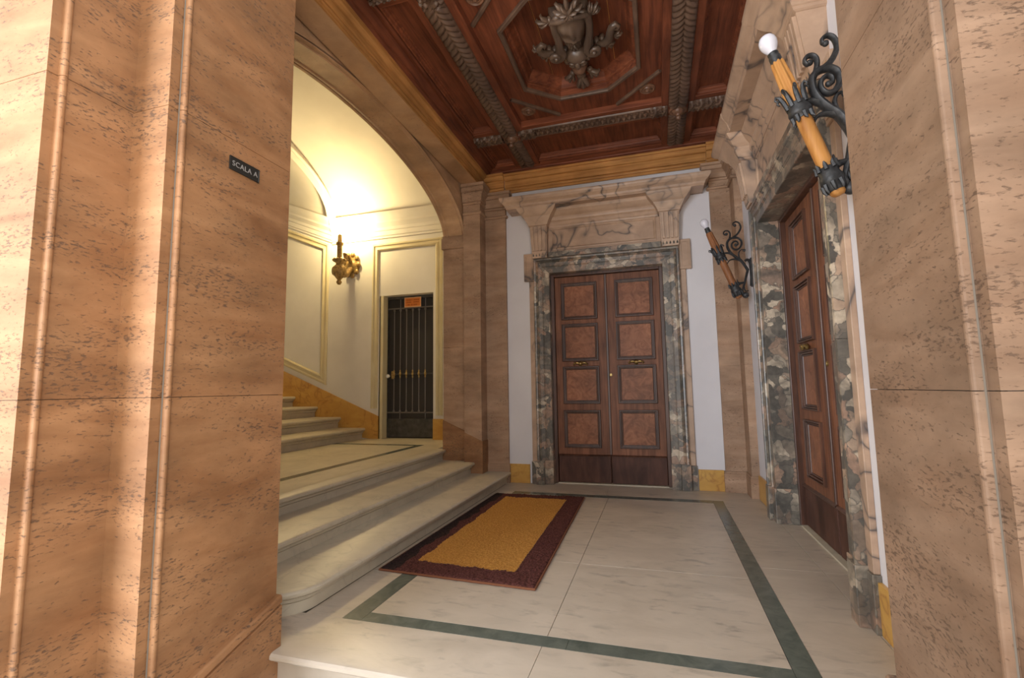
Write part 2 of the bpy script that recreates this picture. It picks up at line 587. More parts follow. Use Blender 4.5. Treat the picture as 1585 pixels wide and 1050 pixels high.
def pilaster(name, x0, x1, y0, y1, base, cap0, cap1, sides, label, mat='travertine_pale', baseh=0.25, basemat=None, neck=None):
    root = empty(name, ((x0 + x1) / 2, (y0 + y1) / 2, base), label, 'pilaster', kind='structure')
    sh_top = cap0
    z = base + baseh
    zs = [z, z + (sh_top - z) * 0.36, z + (sh_top - z) * 0.70, sh_top]
    for a, b in zip(zs, zs[1:]):
        MB().box(x0, x1, y0, y1, a + 0.0008, b - 0.0008).build('travertine_block', mat, root)
    if baseh > 0:
        MB().loft([rect(x0, x1, y0, y1, base, 0.018, sides), rect(x0, x1, y0, y1, base + baseh - 0.03, 0.018, sides), rect(x0, x1, y0, y1, base + baseh - 0.022, 0.012, sides), rect(x0, x1, y0, y1, base + baseh, 0.012, sides)], True, True, True).build('base_block', basemat or mat, root)
    h = cap1 - cap0
    prof = [(0.0, 0.0), (0.0, 0.012), (0.06, 0.022), (0.10, 0.012), (0.11, 0.002), (0.34, 0.002), (0.345, 0.014), (0.40, 0.018), (0.42, 0.008), (0.44, 0.022), (0.60, 0.030), (0.70, 0.050), (0.72, 0.042), (0.74, 0.056), (0.88, 0.056), (0.89, 0.048), (0.91, 0.064), (1.0, 0.064)]
    MB().loft([rect(x0, x1, y0, y1, cap0 + t * h, o * 1.5, sides) for t, o in prof], True, True, True).build('capital', mat, root)
    return root


pilaster('trim_1', -2.342, -2.03, 6.50, 6.60, 0.0, 3.78, 4.15, 'xXy', 'flat travertine pilaster on the end wall by the stair arch')
pilaster('trim_2', 0.745, 1.00, 6.50, 6.60, 0.0, 3.82, 4.15, 'xy', 'flat travertine pilaster in the corner behind the far torch')
pilaster('trim_3', 0.985, 1.10, 6.20, 6.60, 0.0, 3.82, 4.15, 'xy', 'narrow travertine pilaster return on the torch wall')
pilaster('trim_4', -2.60, -2.345, 6.28, 6.75, 0.30, 3.80, 4.24, 'Xy', 'travertine pier end carrying the arch entablature', baseh=0.0)

# yellow marble baseboards
bb = empty('baseboard_back', (-0.6, 6.53, 0), 'yellow marble baseboard along the end wall', 'baseboard', kind='structure')
for u0, u1 in ((-2.03, -1.735), (0.435, 0.73)):
    MB().tbox(T_back, u0, u1, 0.0, 0.255, 0, 0.022).build('siena_slab', 'siena', bb, bevel=0.003)
bb = empty('baseboard_right', (1.06, 4.3, 0), 'yellow marble baseboard along the torch wall', 'baseboard', kind='structure')
for u0, u1 in ((-6.18, -5.45), (-3.13, -2.16)):
    MB().tbox(T_right, u0, u1, 0.0, 0.265, 0, 0.022).build('siena_slab', 'siena', bb, bevel=0.003)

# ------------------------------------------------------------------ left side: arch to the stairs
YC, AA, ZS, BBH = 4.23, 2.15, 3.50, 0.755


def arch_pt(t, off=0.0):
    return (YC + (AA + off) * math.cos(t), ZS + (BBH + off) * math.sin(t))


wl = empty('wall_left', (-2.8, 4.23, 0), 'stone arch opening from the lobby to the staircase', 'arch', kind='structure')
N = 64
ts = [math.pi * i / N for i in range(N + 1)]
# soffit with mouldings near the far edge
prof = [(-2.962, 0.03), (-2.962, 0.0), (-2.935, 0.0), (-2.930, 0.012), (-2.915, 0.012), (-2.910, -0.004), (-2.895, -0.006), (-2.885, 0.006), (-2.872, 0.006), (-2.866, -0.002), (-2.66, -0.002), (-2.652, 0.008), (-2.640, 0.008), (-2.62, 0.018), (-2.62, 0.04)]
m = MB()
m.loft([[(x, *arch_pt(t, o)) for x, o in prof] for t in ts], False)
m.build('arch_soffit', 'arch_stone', wl, smooth=40)
m = MB()
for x, zt in ((-2.62, 4.62), (-2.962, 6.0)):
    lo = [(x, *arch_pt(t, 0.03)) for t in ts]
    hi = [(x, p[1], zt) for p in lo]
    m.loft([lo, hi], False)
m.build('spandrel', 'arch_stone', wl)
MB().box(-2.60, -2.36, 2.10, 6.30, 4.245, 4.62).build('lintel', 'arch_stone', wl, bevel=0.004)
# far jamb and its raking base stone, impost
jb = MB()
for a, b in ((0.30, 1.9), (1.9, 3.36)):
    MB().box(-2.962, -2.60, 6.38, 6.9, a + 0.0008, b - 0.0008).build('jamb_block', 'travertine_pale', wl)
rk = lambda x: 0.858 - (x + 2.958) * 0.44
MB().loft([[(x, 6.90, 0.29), (x, 6.368, 0.29), (x, 6.368, rk(x) - 0.012), (x, 6.376, rk(x)), (x, 6.90, rk(x))] for x in (-2.970, -2.60)], True, True, True).build('raking_base', 'travertine', wl)
MB().loft([[(x, 6.75, 0.14), (x, 6.268, 0.14), (x, 6.268, rk(x) - 0.012), (x, 6.276, rk(x)), (x, 6.75, rk(x))] for x in (-2.60, -2.332)], True, True, True).build('raking_base', 'travertine', wl)
MB().loft([rect(-2.962, -2.61, 6.38, 6.9, z, o, 'xy') for z, o in ((3.36, 0.004), (3.36, 0.022), (3.52, 0.022), (3.525, 0.012), (3.55, 0.010), (3.575, 0.0))], True, True, True).build('impost', 'travertine_pale', wl)
MB().box(-2.962, -2.60, 6.40, 6.9, 3.575, 4.6).build('jamb_block', 'arch_stone', wl)
# near jamb (behind the front pier)
MB().box(-2.962, -2.36, 1.95, 2.08, 0.0, 4.6).build('jamb_block', 'travertine_pale', wl)

# grained cornice on the arch side and on the end wall


def cprof(h):
    return [(0.0, 0.0), (0.014, 0.0), (0.014, 0.10 * h), (0.004, 0.11 * h), (0.004, 0.135 * h), (0.024, 0.14 * h), (0.028, 0.19 * h), (0.022, 0.25 * h), (0.008, 0.26 * h), (0.008, 0.285 * h), (0.032, 0.29 * h), (0.036, 0.60 * h), (0.024, 0.61 * h), (0.024, 0.64 * h), (0.046, 0.66 * h), (0.062, 0.72 * h), (0.078, 0.80 * h), (0.070, 0.82 * h), (0.072, 0.85 * h), (0.092, 0.86 * h), (0.092, 0.97 * h), (0.076, 1.0 * h), (0, h)]


m = MB()
m.loft([[(-2.36 + d, y, 4.245 + z) for d, z in cprof(0.19)] for y in (2.1, 6.47)], True, True, True)
m.build('cornice_left', 'grained_cornice_long', None, 'wood-grained ochre cornice above the stair arch', kind='structure', cat='cornice', smooth=25)
cb = empty('cornice_back', (-0.6, 6.5, 4.15), 'wood-grained ochre cornice across the top of the end wall', 'cornice', kind='structure')
for x0, x1, o in ((-2.03, 0.73, 0.0), (-2.36, -2.03, 0.05), (0.73, 1.1, 0.05)):
    m = MB()
    m.loft([[(x, 6.53 - o - d, 4.15 + z) for d, z in cprof(0.28)] for x in (x0, x1)], True, True, True)
    m.build('cornice_length', 'grained_cornice', cb, smooth=25)

# ------------------------------------------------------------------ stairs and landing
NOSE = [(-0.055, 0.0), (-0.055, 0.44), (-0.062, 0.45), (-0.062, 0.48), (-0.040, 0.50), (-0.036, 0.56), (-0.036, 0.62), (-0.022, 0.67), (-0.026, 0.70), (-0.012, 0.72), (0.0, 0.76), (0.005, 0.83), (0.005, 0.90), (-0.002, 0.96), (-0.014, 1.0)]


def step(parent, path, z0, rise, xback, name='step'):
    m = MB()
    T = lambda u, v, n: (u, v, n)
    m.sweep(path, [(d, z0 + t * rise) for d, t in NOSE], T)
    k = len(NOSE)
    top = [i * k + k - 1 for i in range(len(path))]
    o = len(m.v)
    z = z0 + rise
    m.v += [(xback, m.v[top[-1]][1], z), (xback, m.v[top[0]][1], z)]
    m.f.append(tuple(top) + (o, o + 1))
    m.mi.append(0)
    return m.build(name, 'step_marble', parent, smooth=35)


st = empty('lobby_stairs', (-2.4, 4.3, 0), 'three broad marble steps with moulded nosings rising from the lobby', 'stairs')
curve = [(-2.0, 6.48)] + [(-2.0, 6.48 - (6.48 - 2.60) * i / 6) for i in range(1, 7)] + arc(-2.26, 2.59, 0.26, 0, -90, 10)[1:] + [(-2.47, 2.33)]
step(st, curve, 0.0, 0.15, -2.60)
step(st, [(-2.45, 6.40), (-2.45, 2.165)], 0.15, 0.15, -3.05)
step(st, [(-2.925, 6.44), (-2.925, 2.165)], 0.30, 0.15, -3.10)

lf = MB().box(-5.3, -3.02, 2.0, 7.9, 0.25, 0.43).build('landing_floor', 'grout', None, 'cream marble landing floor with a thin green inlay', kind='structure', cat='floor')
z1 = 0.45
for x0, x1, y0, y1 in [(-3.49, -3.09, 2.05, 6.70), (-3.60, -3.09, 6.82, 7.80), (-4.60, -3.60, 6.82, 7.95), (-5.3, -4.60, 6.82, 7.95), (-4.30, -3.60, 2.05, 6.70), (-5.10, -4.30, 2.05, 6.70)]:
    MB().box(x0 + g, x1 - g, y0 + g, y1 - g, 0.42, z1).build('marble_slab', 'step_marble', lf, bevel=0.0012, segs=1)
for x0, x1, y0, y1 in [(-3.60, -3.49, 2.05, 6.70), (-5.10, -3.49, 6.70, 6.82)]:
    MB().box(x0, x1, y0, y1, 0.42, z1 + 0.0004).build('inlay_strip', 'green_marble', lf)
MB().box(-3.49, -3.09, 6.70, 6.82, 0.42, z1).build('marble_slab', 'step_marble', lf)

up_ = empty('upper_stairs', (-6.2, 5.0, 0.45), 'marble flight climbing out of sight beyond the landing', 'stairs')
RS, TR = 0.19, 0.505
for k in range(6):
    x = -5.02 - TR * k
    step(up_, [(x, 7.526), (x, 2.1)], 0.45 + RS * k, RS, x - TR - 0.1)

# stair hall shell
RK = 0.41
XK = -5.80
ws = MB()
ws.tbox(T_gate, -9.0, -4.745, 0.0, 7.2, -0.3, 0)
ws.tbox(T_gate, -3.70, -2.3, 0.0, 4.75, -0.3, 0)
ws.tbox(T_gate, -4.745, -3.70, 3.00, 4.75, -0.3, 0)
wst = ws.build('wall_stair', 'plaster_cream', None, 'cream plastered stair hall wall with moulded panels', kind='structure', cat='wall')
MB().box(-9.0, -2.62, 1.9, 2.06, 0.0, 7.2).build('wall_stair_near', 'plaster_cream', None, 'cream stair hall wall hidden behind the front pier', kind='structure', cat='wall')
MB().box(-9.2, -9.0, 1.9, 7.9, 0.0, 7.4).build('wall_stair_end', 'plaster_cream', None, 'cream wall at the far end of the upper flight', kind='structure', cat='wall')
MB().box(-3.0, -2.96, 6.6, 7.9, 0.0, 6.0).build('wall_stair_side', 'plaster_cream', None, 'cream return wall between the arch and the iron gate', kind='structure', cat='wall')
# cornices: level over the landing, raking over the flight
SC = [(0.0, 0.0), (0.018, 0.0), (0.018, 0.035), (0.03, 0.05), (0.03, 0.13), (0.042, 0.145), (0.042, 0.20), (0.06, 0.235), (0.085, 0.27), (0.085, 0.31), (0.11, 0.36), (0.135, 0.42), (0.135, 0.46), (0.0, 0.46)]
sc = empty('cornice_stair', (-4.5, 7.5, 4.06), 'layered cream stucco cornice round the stair hall', 'cornice', kind='structure')
MB().loft([[T_gate(x, 4.07 + z, d) for d, z in SC] for x in (-2.9, XK)], True, True, True).build('cornice_length', 'plaster_cream', sc, smooth=25)
MB().loft([[T_gate(x, 4.10 + (XK - x) * RK + z, d) for d, z in SC] for x in (XK, -9.0)], True, True, True).build('raking_cornice', 'plaster_cream', sc, smooth=25)
# vaults
vm = MB()


def vault(x0, x1, z0, z1, b=1.25):
    L = []
    for x, z in ((x0, z0), (x1, z1)):
        L.append([(x, 4.75 + 2.80 * math.cos(t), z + b * math.sin(t)) for t in (math.pi * i / 40 for i in range(41))])
    vm.loft(L, False)


vault(-2.9, XK, 4.53, 4.53)
vault(XK, -9.0, 4.52, 4.52 + (9.0 + XK) * RK, 1.05)
# lunette face where the raking vault begins
vm.loft([[(XK, 4.75 + 2.80 * math.cos(t), 4.53 + b * math.sin(t)) for t in (math.pi * i / 40 for i in range(41))] for b in (1.25, 1.05)], False)
vm.build('stair_ceiling', 'plaster_cream', None, 'smooth cream vault over the landing and upper flight', kind='structure', cat='ceiling', smooth=30)
rib = MB()
rp = [(0.10, 0.0), (0.10, -0.02), (0.06, -0.03), (0.06, -0.05), (-0.06, -0.05), (-0.06, 0.0)]
rib.loft([[(XK + dx, 4.75 + (2.74 + o) * math.cos(t), 4.53 + (1.05 + o) * math.sin(t)) for dx, o in rp] for t in (math.pi * i / 40 for i in range(41))], False)
rib.build('vault_rib', 'plaster_cream', sc, smooth=30)

# panel mouldings on the stair wall
PM = [(0, 0), (0, 0.012), (-0.012, 0.02), (-0.028, 0.022), (-0.040, 0.012), (-0.060, 0.010), (-0.062, 0.018), (-0.085, 0.024), (-0.10, 0.016), (-0.105, 0.0)]
pm = MB()
pm.sweep([(-4.92, 0.98), (-4.92, 3.97), (-3.52, 3.97), (-3.52, 0.86)], [(d * 1.25, h * 1.5) for d, h in PM], T_gate, False, 1, False)
pm.build('panel_moulding', 'stucco_trim', wst, label='raised stucco frame round the iron gate', smooth=25)
za, zb = 1.41, 4.08
pm = MB()
pm.sweep([(-5.87, za), (-5.87, zb), (-8.4, zb + 2.53 * RK), (-8.4, za + 2.53 * RK)], [(d * 1.35, h * 1.5) for d, h in PM], T_gate, True, -1)
pm.build('panel_moulding', 'stucco_trim', wst, label='raised stucco frame raking with the stairs', smooth=25)
# yellow marble skirting
bs = empty('baseboard_stair', (-5.5, 7.54, 0.45), 'yellow marble skirting climbing beside the upper flight', 'baseboard', kind='structure')
xs = [-4.76, -5.42, -6.42, -7.3, -8.4]
for a, b in zip(xs, xs[1:]):
    f = lambda x: 0.845 + (-4.76 - x) * RK
    lo = lambda x: max(0.44, f(x) - 0.62)
    MB().loft([[T_gate(x, lo(x), 0), T_gate(x, lo(x), 0.025), T_gate(x, f(x), 0.025), T_gate(x, f(x), 0)] for x in (a - 0.001, b + 0.001)], True, True, True).build('siena_slab', 'siena', bs)
MB().tbox(T_gate, -3.695, -3.0, 0.44, 0.80, 0, 0.025).build('siena_slab', 'siena', bs)

# iron gate
ga = empty('iron_gate', (-4.22, 7.72, 0.45), 'dark iron gate with vertical bars over fine mesh in the stair wall', 'gate')
GY = 7.72
MB().box(-4.745, -3.70, GY + 0.03, GY + 0.05, 0.45, 3.0).build('mesh_sheet', 'gate_mesh', ga)
fr = MB()
fr.box(-4.745, -4.69, GY - 0.02, GY + 0.03, 0.45, 3.0)
fr.box(-3.755, -3.70, GY - 0.02, GY + 0.03, 0.45, 3.0)
fr.box(-4.69, -3.755, GY - 0.02, GY + 0.03, 2.95, 3.0)
fr.build('gate_frame', 'gate_iron', ga, bevel=0.004)
for z in (2.78, 0.90, 1.585):
    MB().box(-4.69, -3.755, GY - 0.015, GY + 0.005, z - 0.012, z + 0.012).build('rail', 'gate_bar' if z != 1.585 else 'gate_iron', ga)
MB().box(-4.69, -3.755, GY - 0.012, GY + 0.03, 0.47, 0.79).build('kick_plate', 'gate_iron', ga, bevel=0.004)
for k in range(6):
    x = -4.555 + k * 0.1245
    b = MB()
    b.tube([(x, GY - 0.012, 0.90), (x, GY - 0.012, 2.78)], 0.009, 8)
    bar = b.build('bar', 'gate_bar', ga, smooth=40)
    for z in (0.90, 2.755):
        c = MB()
        c.lathe((x, GY - 0.012, z), (0, 0, 1), [(0.008, -0.0), (0.02, 0.01), (0.022, 0.025), (0.012, 0.045), (0.009, 0.06)] if z < 2 else [(0.009, -0.05), (0.012, -0.035), (0.022, -0.012), (0.02, 0.0), (0.008, 0.012)], 10)
        c.build('collar', 'gate_bar', bar, smooth=40)
    c = MB()
    c.lathe((x, GY - 0.012, 1.585), (0, 0, 1), [(0.009, -0.075), (0.016, -0.05), (0.012, -0.035), (0.026, -0.012), (0.026, 0.012), (0.012, 0.035), (0.016, 0.05), (0.009, 0.075)], 10)
    c.build('brass_knot', 'brass', bar, smooth=40)
for x in (-4.43, -3.93):
    MB().tube([(x, GY - 0.012, 2.78), (x, GY - 0.012, 2.95)], 0.008, 8).build('short_bar', 'gate_bar', ga, smooth=40)
    MB().tube([(x, GY - 0.012, 0.79), (x, GY - 0.012, 0.90)], 0.008, 8).build('short_bar', 'gate_bar', ga, smooth=40)
k = MB()
k.lathe((-4.64, GY - 0.02, 1.55), (0, -1, 0), [(0.012, 0), (0.012, 0.03), (0.03, 0.04), (0.036, 0.06), (0.03, 0.08), (0.012, 0.09), (0.0, 0.092)], 16)
k.build('knob', 'porcelain', ga, label='white porcelain knob', smooth=40)
k = MB()
k.box(-4.60, -4.56, GY - 0.03, GY - 0.012, 1.50, 1.64)
k.lathe((-4.58, GY - 0.03, 1.57), (0, -1, 0), [(0.02, 0), (0.02, 0.012), (0.0, 0.018)], 12)
k.build('lock_plate', 'brass', ga, bevel=0.003)
MB().box(-4.765, -4.69, 7.55, 7.70, 0.45, 3.0).build('wall_reveal', 'stucco_trim', wst)

# orange notice on the gate
no = empty('notice_sign', (-4.17, GY - 0.03, 2.79), 'small orange notice fixed near the top of the iron gate', 'sign')
MB().box(-4.335, -4.005, GY - 0.045, GY - 0.035, 2.785, 2.965).build('sheet', 'notice_border', no)
MB().box(-4.318, -4.022, GY - 0.047, GY - 0.044, 2.802, 2.948).build('field', 'notice_orange', no)
ink = MB()
for row, words_ in ((2.915, ((-4.305, -4.295), (-4.28, -4.20), (-4.185, -4.175), (-4.15, -4.04))), (2.875, ((-4.305, -4.295), (-4.28, -4.195), (-4.15, -4.045))), (2.828, ((-4.27, -4.22), (-4.20, -4.17), (-4.155, -4.08)))):
    for a, b in words_:
        x = a
        while x < b:
            ink.box(x, min(x + 0.012, b), GY - 0.0485, GY - 0.0468, row - 0.011, row + 0.011)
            x += 0.017
ink.build('lettering', 'notice_ink', no, kind='stuff')

# gilded wall lamp (lit)
sx, sy = -5.36, 7.55
la = empty('gilded_wall_lamp', (sx, sy, 3.2), 'lit gilded candle wall lamp with carved bracket in the stair hall', 'lamp')
m = MB()
m.lathe((sx, sy, 3.62), (0, -1, 0), [(0.10, 0), (0.17, 0.0), (0.18, 0.02), (0.14, 0.04), (0.12, 0.035), (0.08, 0.06), (0.04, 0.075), (0, 0.08)], 18)
for k in range(9):
    a = 2 * math.pi * k / 9
    m.blob((sx + 0.15 * math.cos(a), sy - 0.03, 3.62 + 0.2 * math.sin(a)), (0.045, 0.03, 0.05))
m.build('back_plate', 'gilt_wood', la, smooth=60)
m = MB()
pts = [(sx, sy - 0.05, 3.55), (sx, sy - 0.16, 3.42), (sx, sy - 0.30, 3.38), (sx, sy - 0.38, 3.47), (sx, sy - 0.38, 3.56)]
m.tube(pts, [0.05, 0.055, 0.06, 0.045, 0.04], 12)
m.tube([(sx, sy - 0.06, 3.66), (sx, sy - 0.14, 3.80), (sx, sy - 0.22, 3.78), (sx, sy - 0.20, 3.68), (sx, sy - 0.14, 3.70)], [0.03, 0.045, 0.045, 0.035, 0.02], 10)
m.build('arm', 'gilt_wood', la, smooth=60)
m = MB()
cy = sy - 0.38
m.lathe((sx, cy, 3.18), (0, 0, 1), [(0.0, 0.0), (0.03, 0.01), (0.05, 0.05), (0.03, 0.09), (0.07, 0.14), (0.115, 0.20), (0.125, 0.27), (0.10, 0.33), (0.06, 0.37), (0.07, 0.40), (0.10, 0.43), (0.105, 0.46), (0.05, 0.47)], 20)
for k in range(10):
    a = 2 * math.pi * k / 10
    m.blob((sx + 0.10 * math.cos(a), cy + 0.10 * math.sin(a), 3.43), (0.03, 0.03, 0.08))
    m.blob((sx + 0.10 * math.cos(a), cy + 0.10 * math.sin(a), 3.63), (0.025, 0.025, 0.03))
m.build('cup', 'gilt_wood', la, smooth=60)
m = MB()
m.lathe((sx, cy, 3.64), (0, 0, 1), [(0.045, 0), (0.045, 0.26), (0.065, 0.27), (0.065, 0.31), (0.04, 0.32), (0.035, 0.46), (0.0, 0.46)], 14)
m.build('candle', 'gilt_wood', la, smooth=40)
m = MB()
m.lathe((sx, cy, 4.10), (0, 0, 1), [(0.02, 0), (0.035, 0.03), (0.04, 0.06), (0.03, 0.10), (0.012, 0.14), (0.0, 0.16)], 14)
m.build('bulb', 'lit_bulb', la, smooth=60)
pl = bpy.data.lights.new('lamp_glow', 'POINT')
pl.energy = 66
pl.color = (1.0, 0.76, 0.36)
pl.shadow_soft_size = 0.06
po = bpy.data.objects.new('lamp_glow', pl)
COL.objects.link(po)
place(po, Vector((sx, cy - 0.02, 4.20)), la)
po.location.z += 0.12

# ------------------------------------------------------------------ panelled double doors


def rect_path(u0, u1, v0, v1):
    return [(u0, v0), (u1, v0), (u1, v1), (u0, v1)]


BOL = [(0.0, 0.0), (0.0, 0.020), (0.006, 0.026), (0.013, 0.026), (0.016, 0.008), (0.020, 0.008), (0.023, 0.017), (0.031, 0.015), (0.034, -0.004), (0.038, -0.004), (0.040, 0.002), (0.046, 0.0), (0.050, -0.012)]


def double_door(name, T, d0, d1, n_leaf, label, zs, handle_z, margin, inner):
    """opening from d0 to d1 along u; the leaf face lies at n_leaf"""
    root = empty(name, T((d0 + d1) / 2, 0, n_leaf), label, 'door', kind='structure')
    mid = (d0 + d1) / 2
    fw_ = 0.045
    fr = MB()
    for a, b in ((d0, d0 + fw_), (d1 - fw_, d1)):
        fr.tbox(T, a, b, 0.0, 2.91, n_leaf - 0.05, n_leaf + 0.05)
    fr.tbox(T, d0 + fw_, d1 - fw_, 2.91 - fw_, 2.91, n_leaf - 0.05, n_leaf + 0.05)
    fr.build('frame', 'door_moulding', root, bevel=0.004)
    for sgn in (-1, 1):
        a, b = (d0 + fw_ + 0.003, mid - 0.006) if sgn < 0 else (mid + 0.006, d1 - fw_ - 0.003)
        leaf = MB()
        leaf.tbox(T, a, b, 0.015, 2.86, n_leaf - 0.05, n_leaf - 0.014)
        # stiles and rails
        pa, pb = (a + margin, b - inner) if sgn < 0 else (a + inner, b - margin)
        leaf.tbox(T, a, pa, 0.375, 2.86, n_leaf - 0.014, n_leaf)
        leaf.tbox(T, pb, b, 0.375, 2.86, n_leaf - 0.014, n_leaf)
        cuts = [0.375] + [z for p in reversed(zs) for z in p] + [2.86]
        for z0, z1 in zip(cuts[0::2], cuts[1::2]):
            leaf.tbox(T, pa, pb, z0, z1, n_leaf - 0.014, n_leaf)
        lo = leaf.build('leaf', 'door_wood', root)
        for z0, z1 in zs:
            fl = MB()
            fl.tbox(T, pa + 0.048, pb - 0.048, z0 + 0.048, z1 - 0.048, n_leaf - 0.016, n_leaf - 0.008)
            pn = fl.build('panel', 'door_burl', lo)
            mo = MB()
            mo.sweep(rect_path(pa, pb, z0, z1), [(d, n_leaf + h) for d, h in BOL], T, True, 1)
            mo.build('moulding', 'door_moulding', lo)
        kp = MB()
        kp.tbox(T, a + 0.004, b - 0.004, 0.02, 0.365, n_leaf - 0.02, n_leaf + 0.006)
        kp.build('kick_board', 'kick_wood', lo, bevel=0.003)
        kr = MB()
        kr.sweep([(a, 0.365), (b, 0.365)], [(0.0, n_leaf), (0.0, n_leaf + 0.018), (0.010, n_leaf + 0.02), (0.018, n_leaf + 0.01), (0.026, n_leaf)], T)
        kr.build('weather_moulding', 'door_moulding', lo)
        # brass pull: rosette and two leafy wings
        hu = (pa + pb) / 2
        hb = MB()
        c0 = T(hu, handle_z, n_leaf)
        ax = Vector(T(0, 0, 1)) - Vector(T(0, 0, 0))
        hb.lathe(c0, ax, [(0.03, 0), (0.034, 0.008), (0.022, 0.016), (0.018, 0.03), (0.026, 0.04), (0.018, 0.052), (0, 0.055)], 14)
        for sg in (-1, 1):
            hb.tube([T(hu + sg * d, handle_z + h, n_leaf + q) for d, h, q in ((0.015, 0, 0.03), (0.045, 0.012, 0.04), (0.075, 0.006, 0.034), (0.095, -0.012, 0.024), (0.085, -0.022, 0.02))], [0.012, 0.015, 0.014, 0.012, 0.006], 10)
            hb.blob(T(hu + sg * 0.05, handle_z + 0.004, n_leaf + 0.018), 0.017)
        hb.build('handle', 'brass', lo, label='brass pull handle', smooth=60)
        if sgn > 0:
            kh = MB()
            kh.lathe(T(mid + 0.032, handle_z - 0.165, n_leaf), ax, [(0.022, 0), (0.022, 0.004), (0.015, 0.006), (0.014, 0.002)], 18)
            kh.build('keyhole', 'brass', lo, smooth=40)
    st_ = MB()
    st_.tbox(T, mid - 0.016, mid + 0.016, 0.39, 2.86, n_leaf - 0.01, n_leaf + 0.018)
    st_.build('meeting_bead', 'door_moulding', root, bevel=0.006)
    bk_ = MB()
    bk_.tbox(T, d0 - 0.03, d1 + 0.03, -0.02, 2.95, n_leaf - 0.10, n_leaf - 0.06)
    bk_.build('leak_stop_board', 'kick_wood', root)  # unseen dark board added behind the leaves to stop light leaking through gaps
    th = MB()
    th.tbox(T, d0, d1, 0.0, 0.014, n_leaf - 0.08, n_leaf + 0.05)
    th.build('threshold', 'step_marble', root)
    return root


ZP = [(2.245, 2.768), (1.660, 2.185), (1.072, 1.588), (0.478, 0.987)]
double_door('door_1', T_back, -1.40, 0.12, -0.11, 'brown panelled double door at the end of the lobby', ZP, 1.625, 0.085, 0.115)
double_door('door_2', T_right, -5.16, -3.35, -0.18, 'brown panelled double door in the torch wall', ZP, 1.615, 0.19, 0.20)

# ------------------------------------------------------------------ marble door surrounds
ARC = [(0.0, -0.17), (0.0, 0.045), (0.006, 0.050), (0.095, 0.050), (0.10, 0.056), (0.108, 0.056), (0.112, 0.064), (0.165, 0.066), (0.172, 0.076), (0.180, 0.082), (0.190, 0.080), (0.198, 0.072), (0.204, 0.086), (0.225, 0.090), (0.238, 0.086), (0.240, 0.0)]


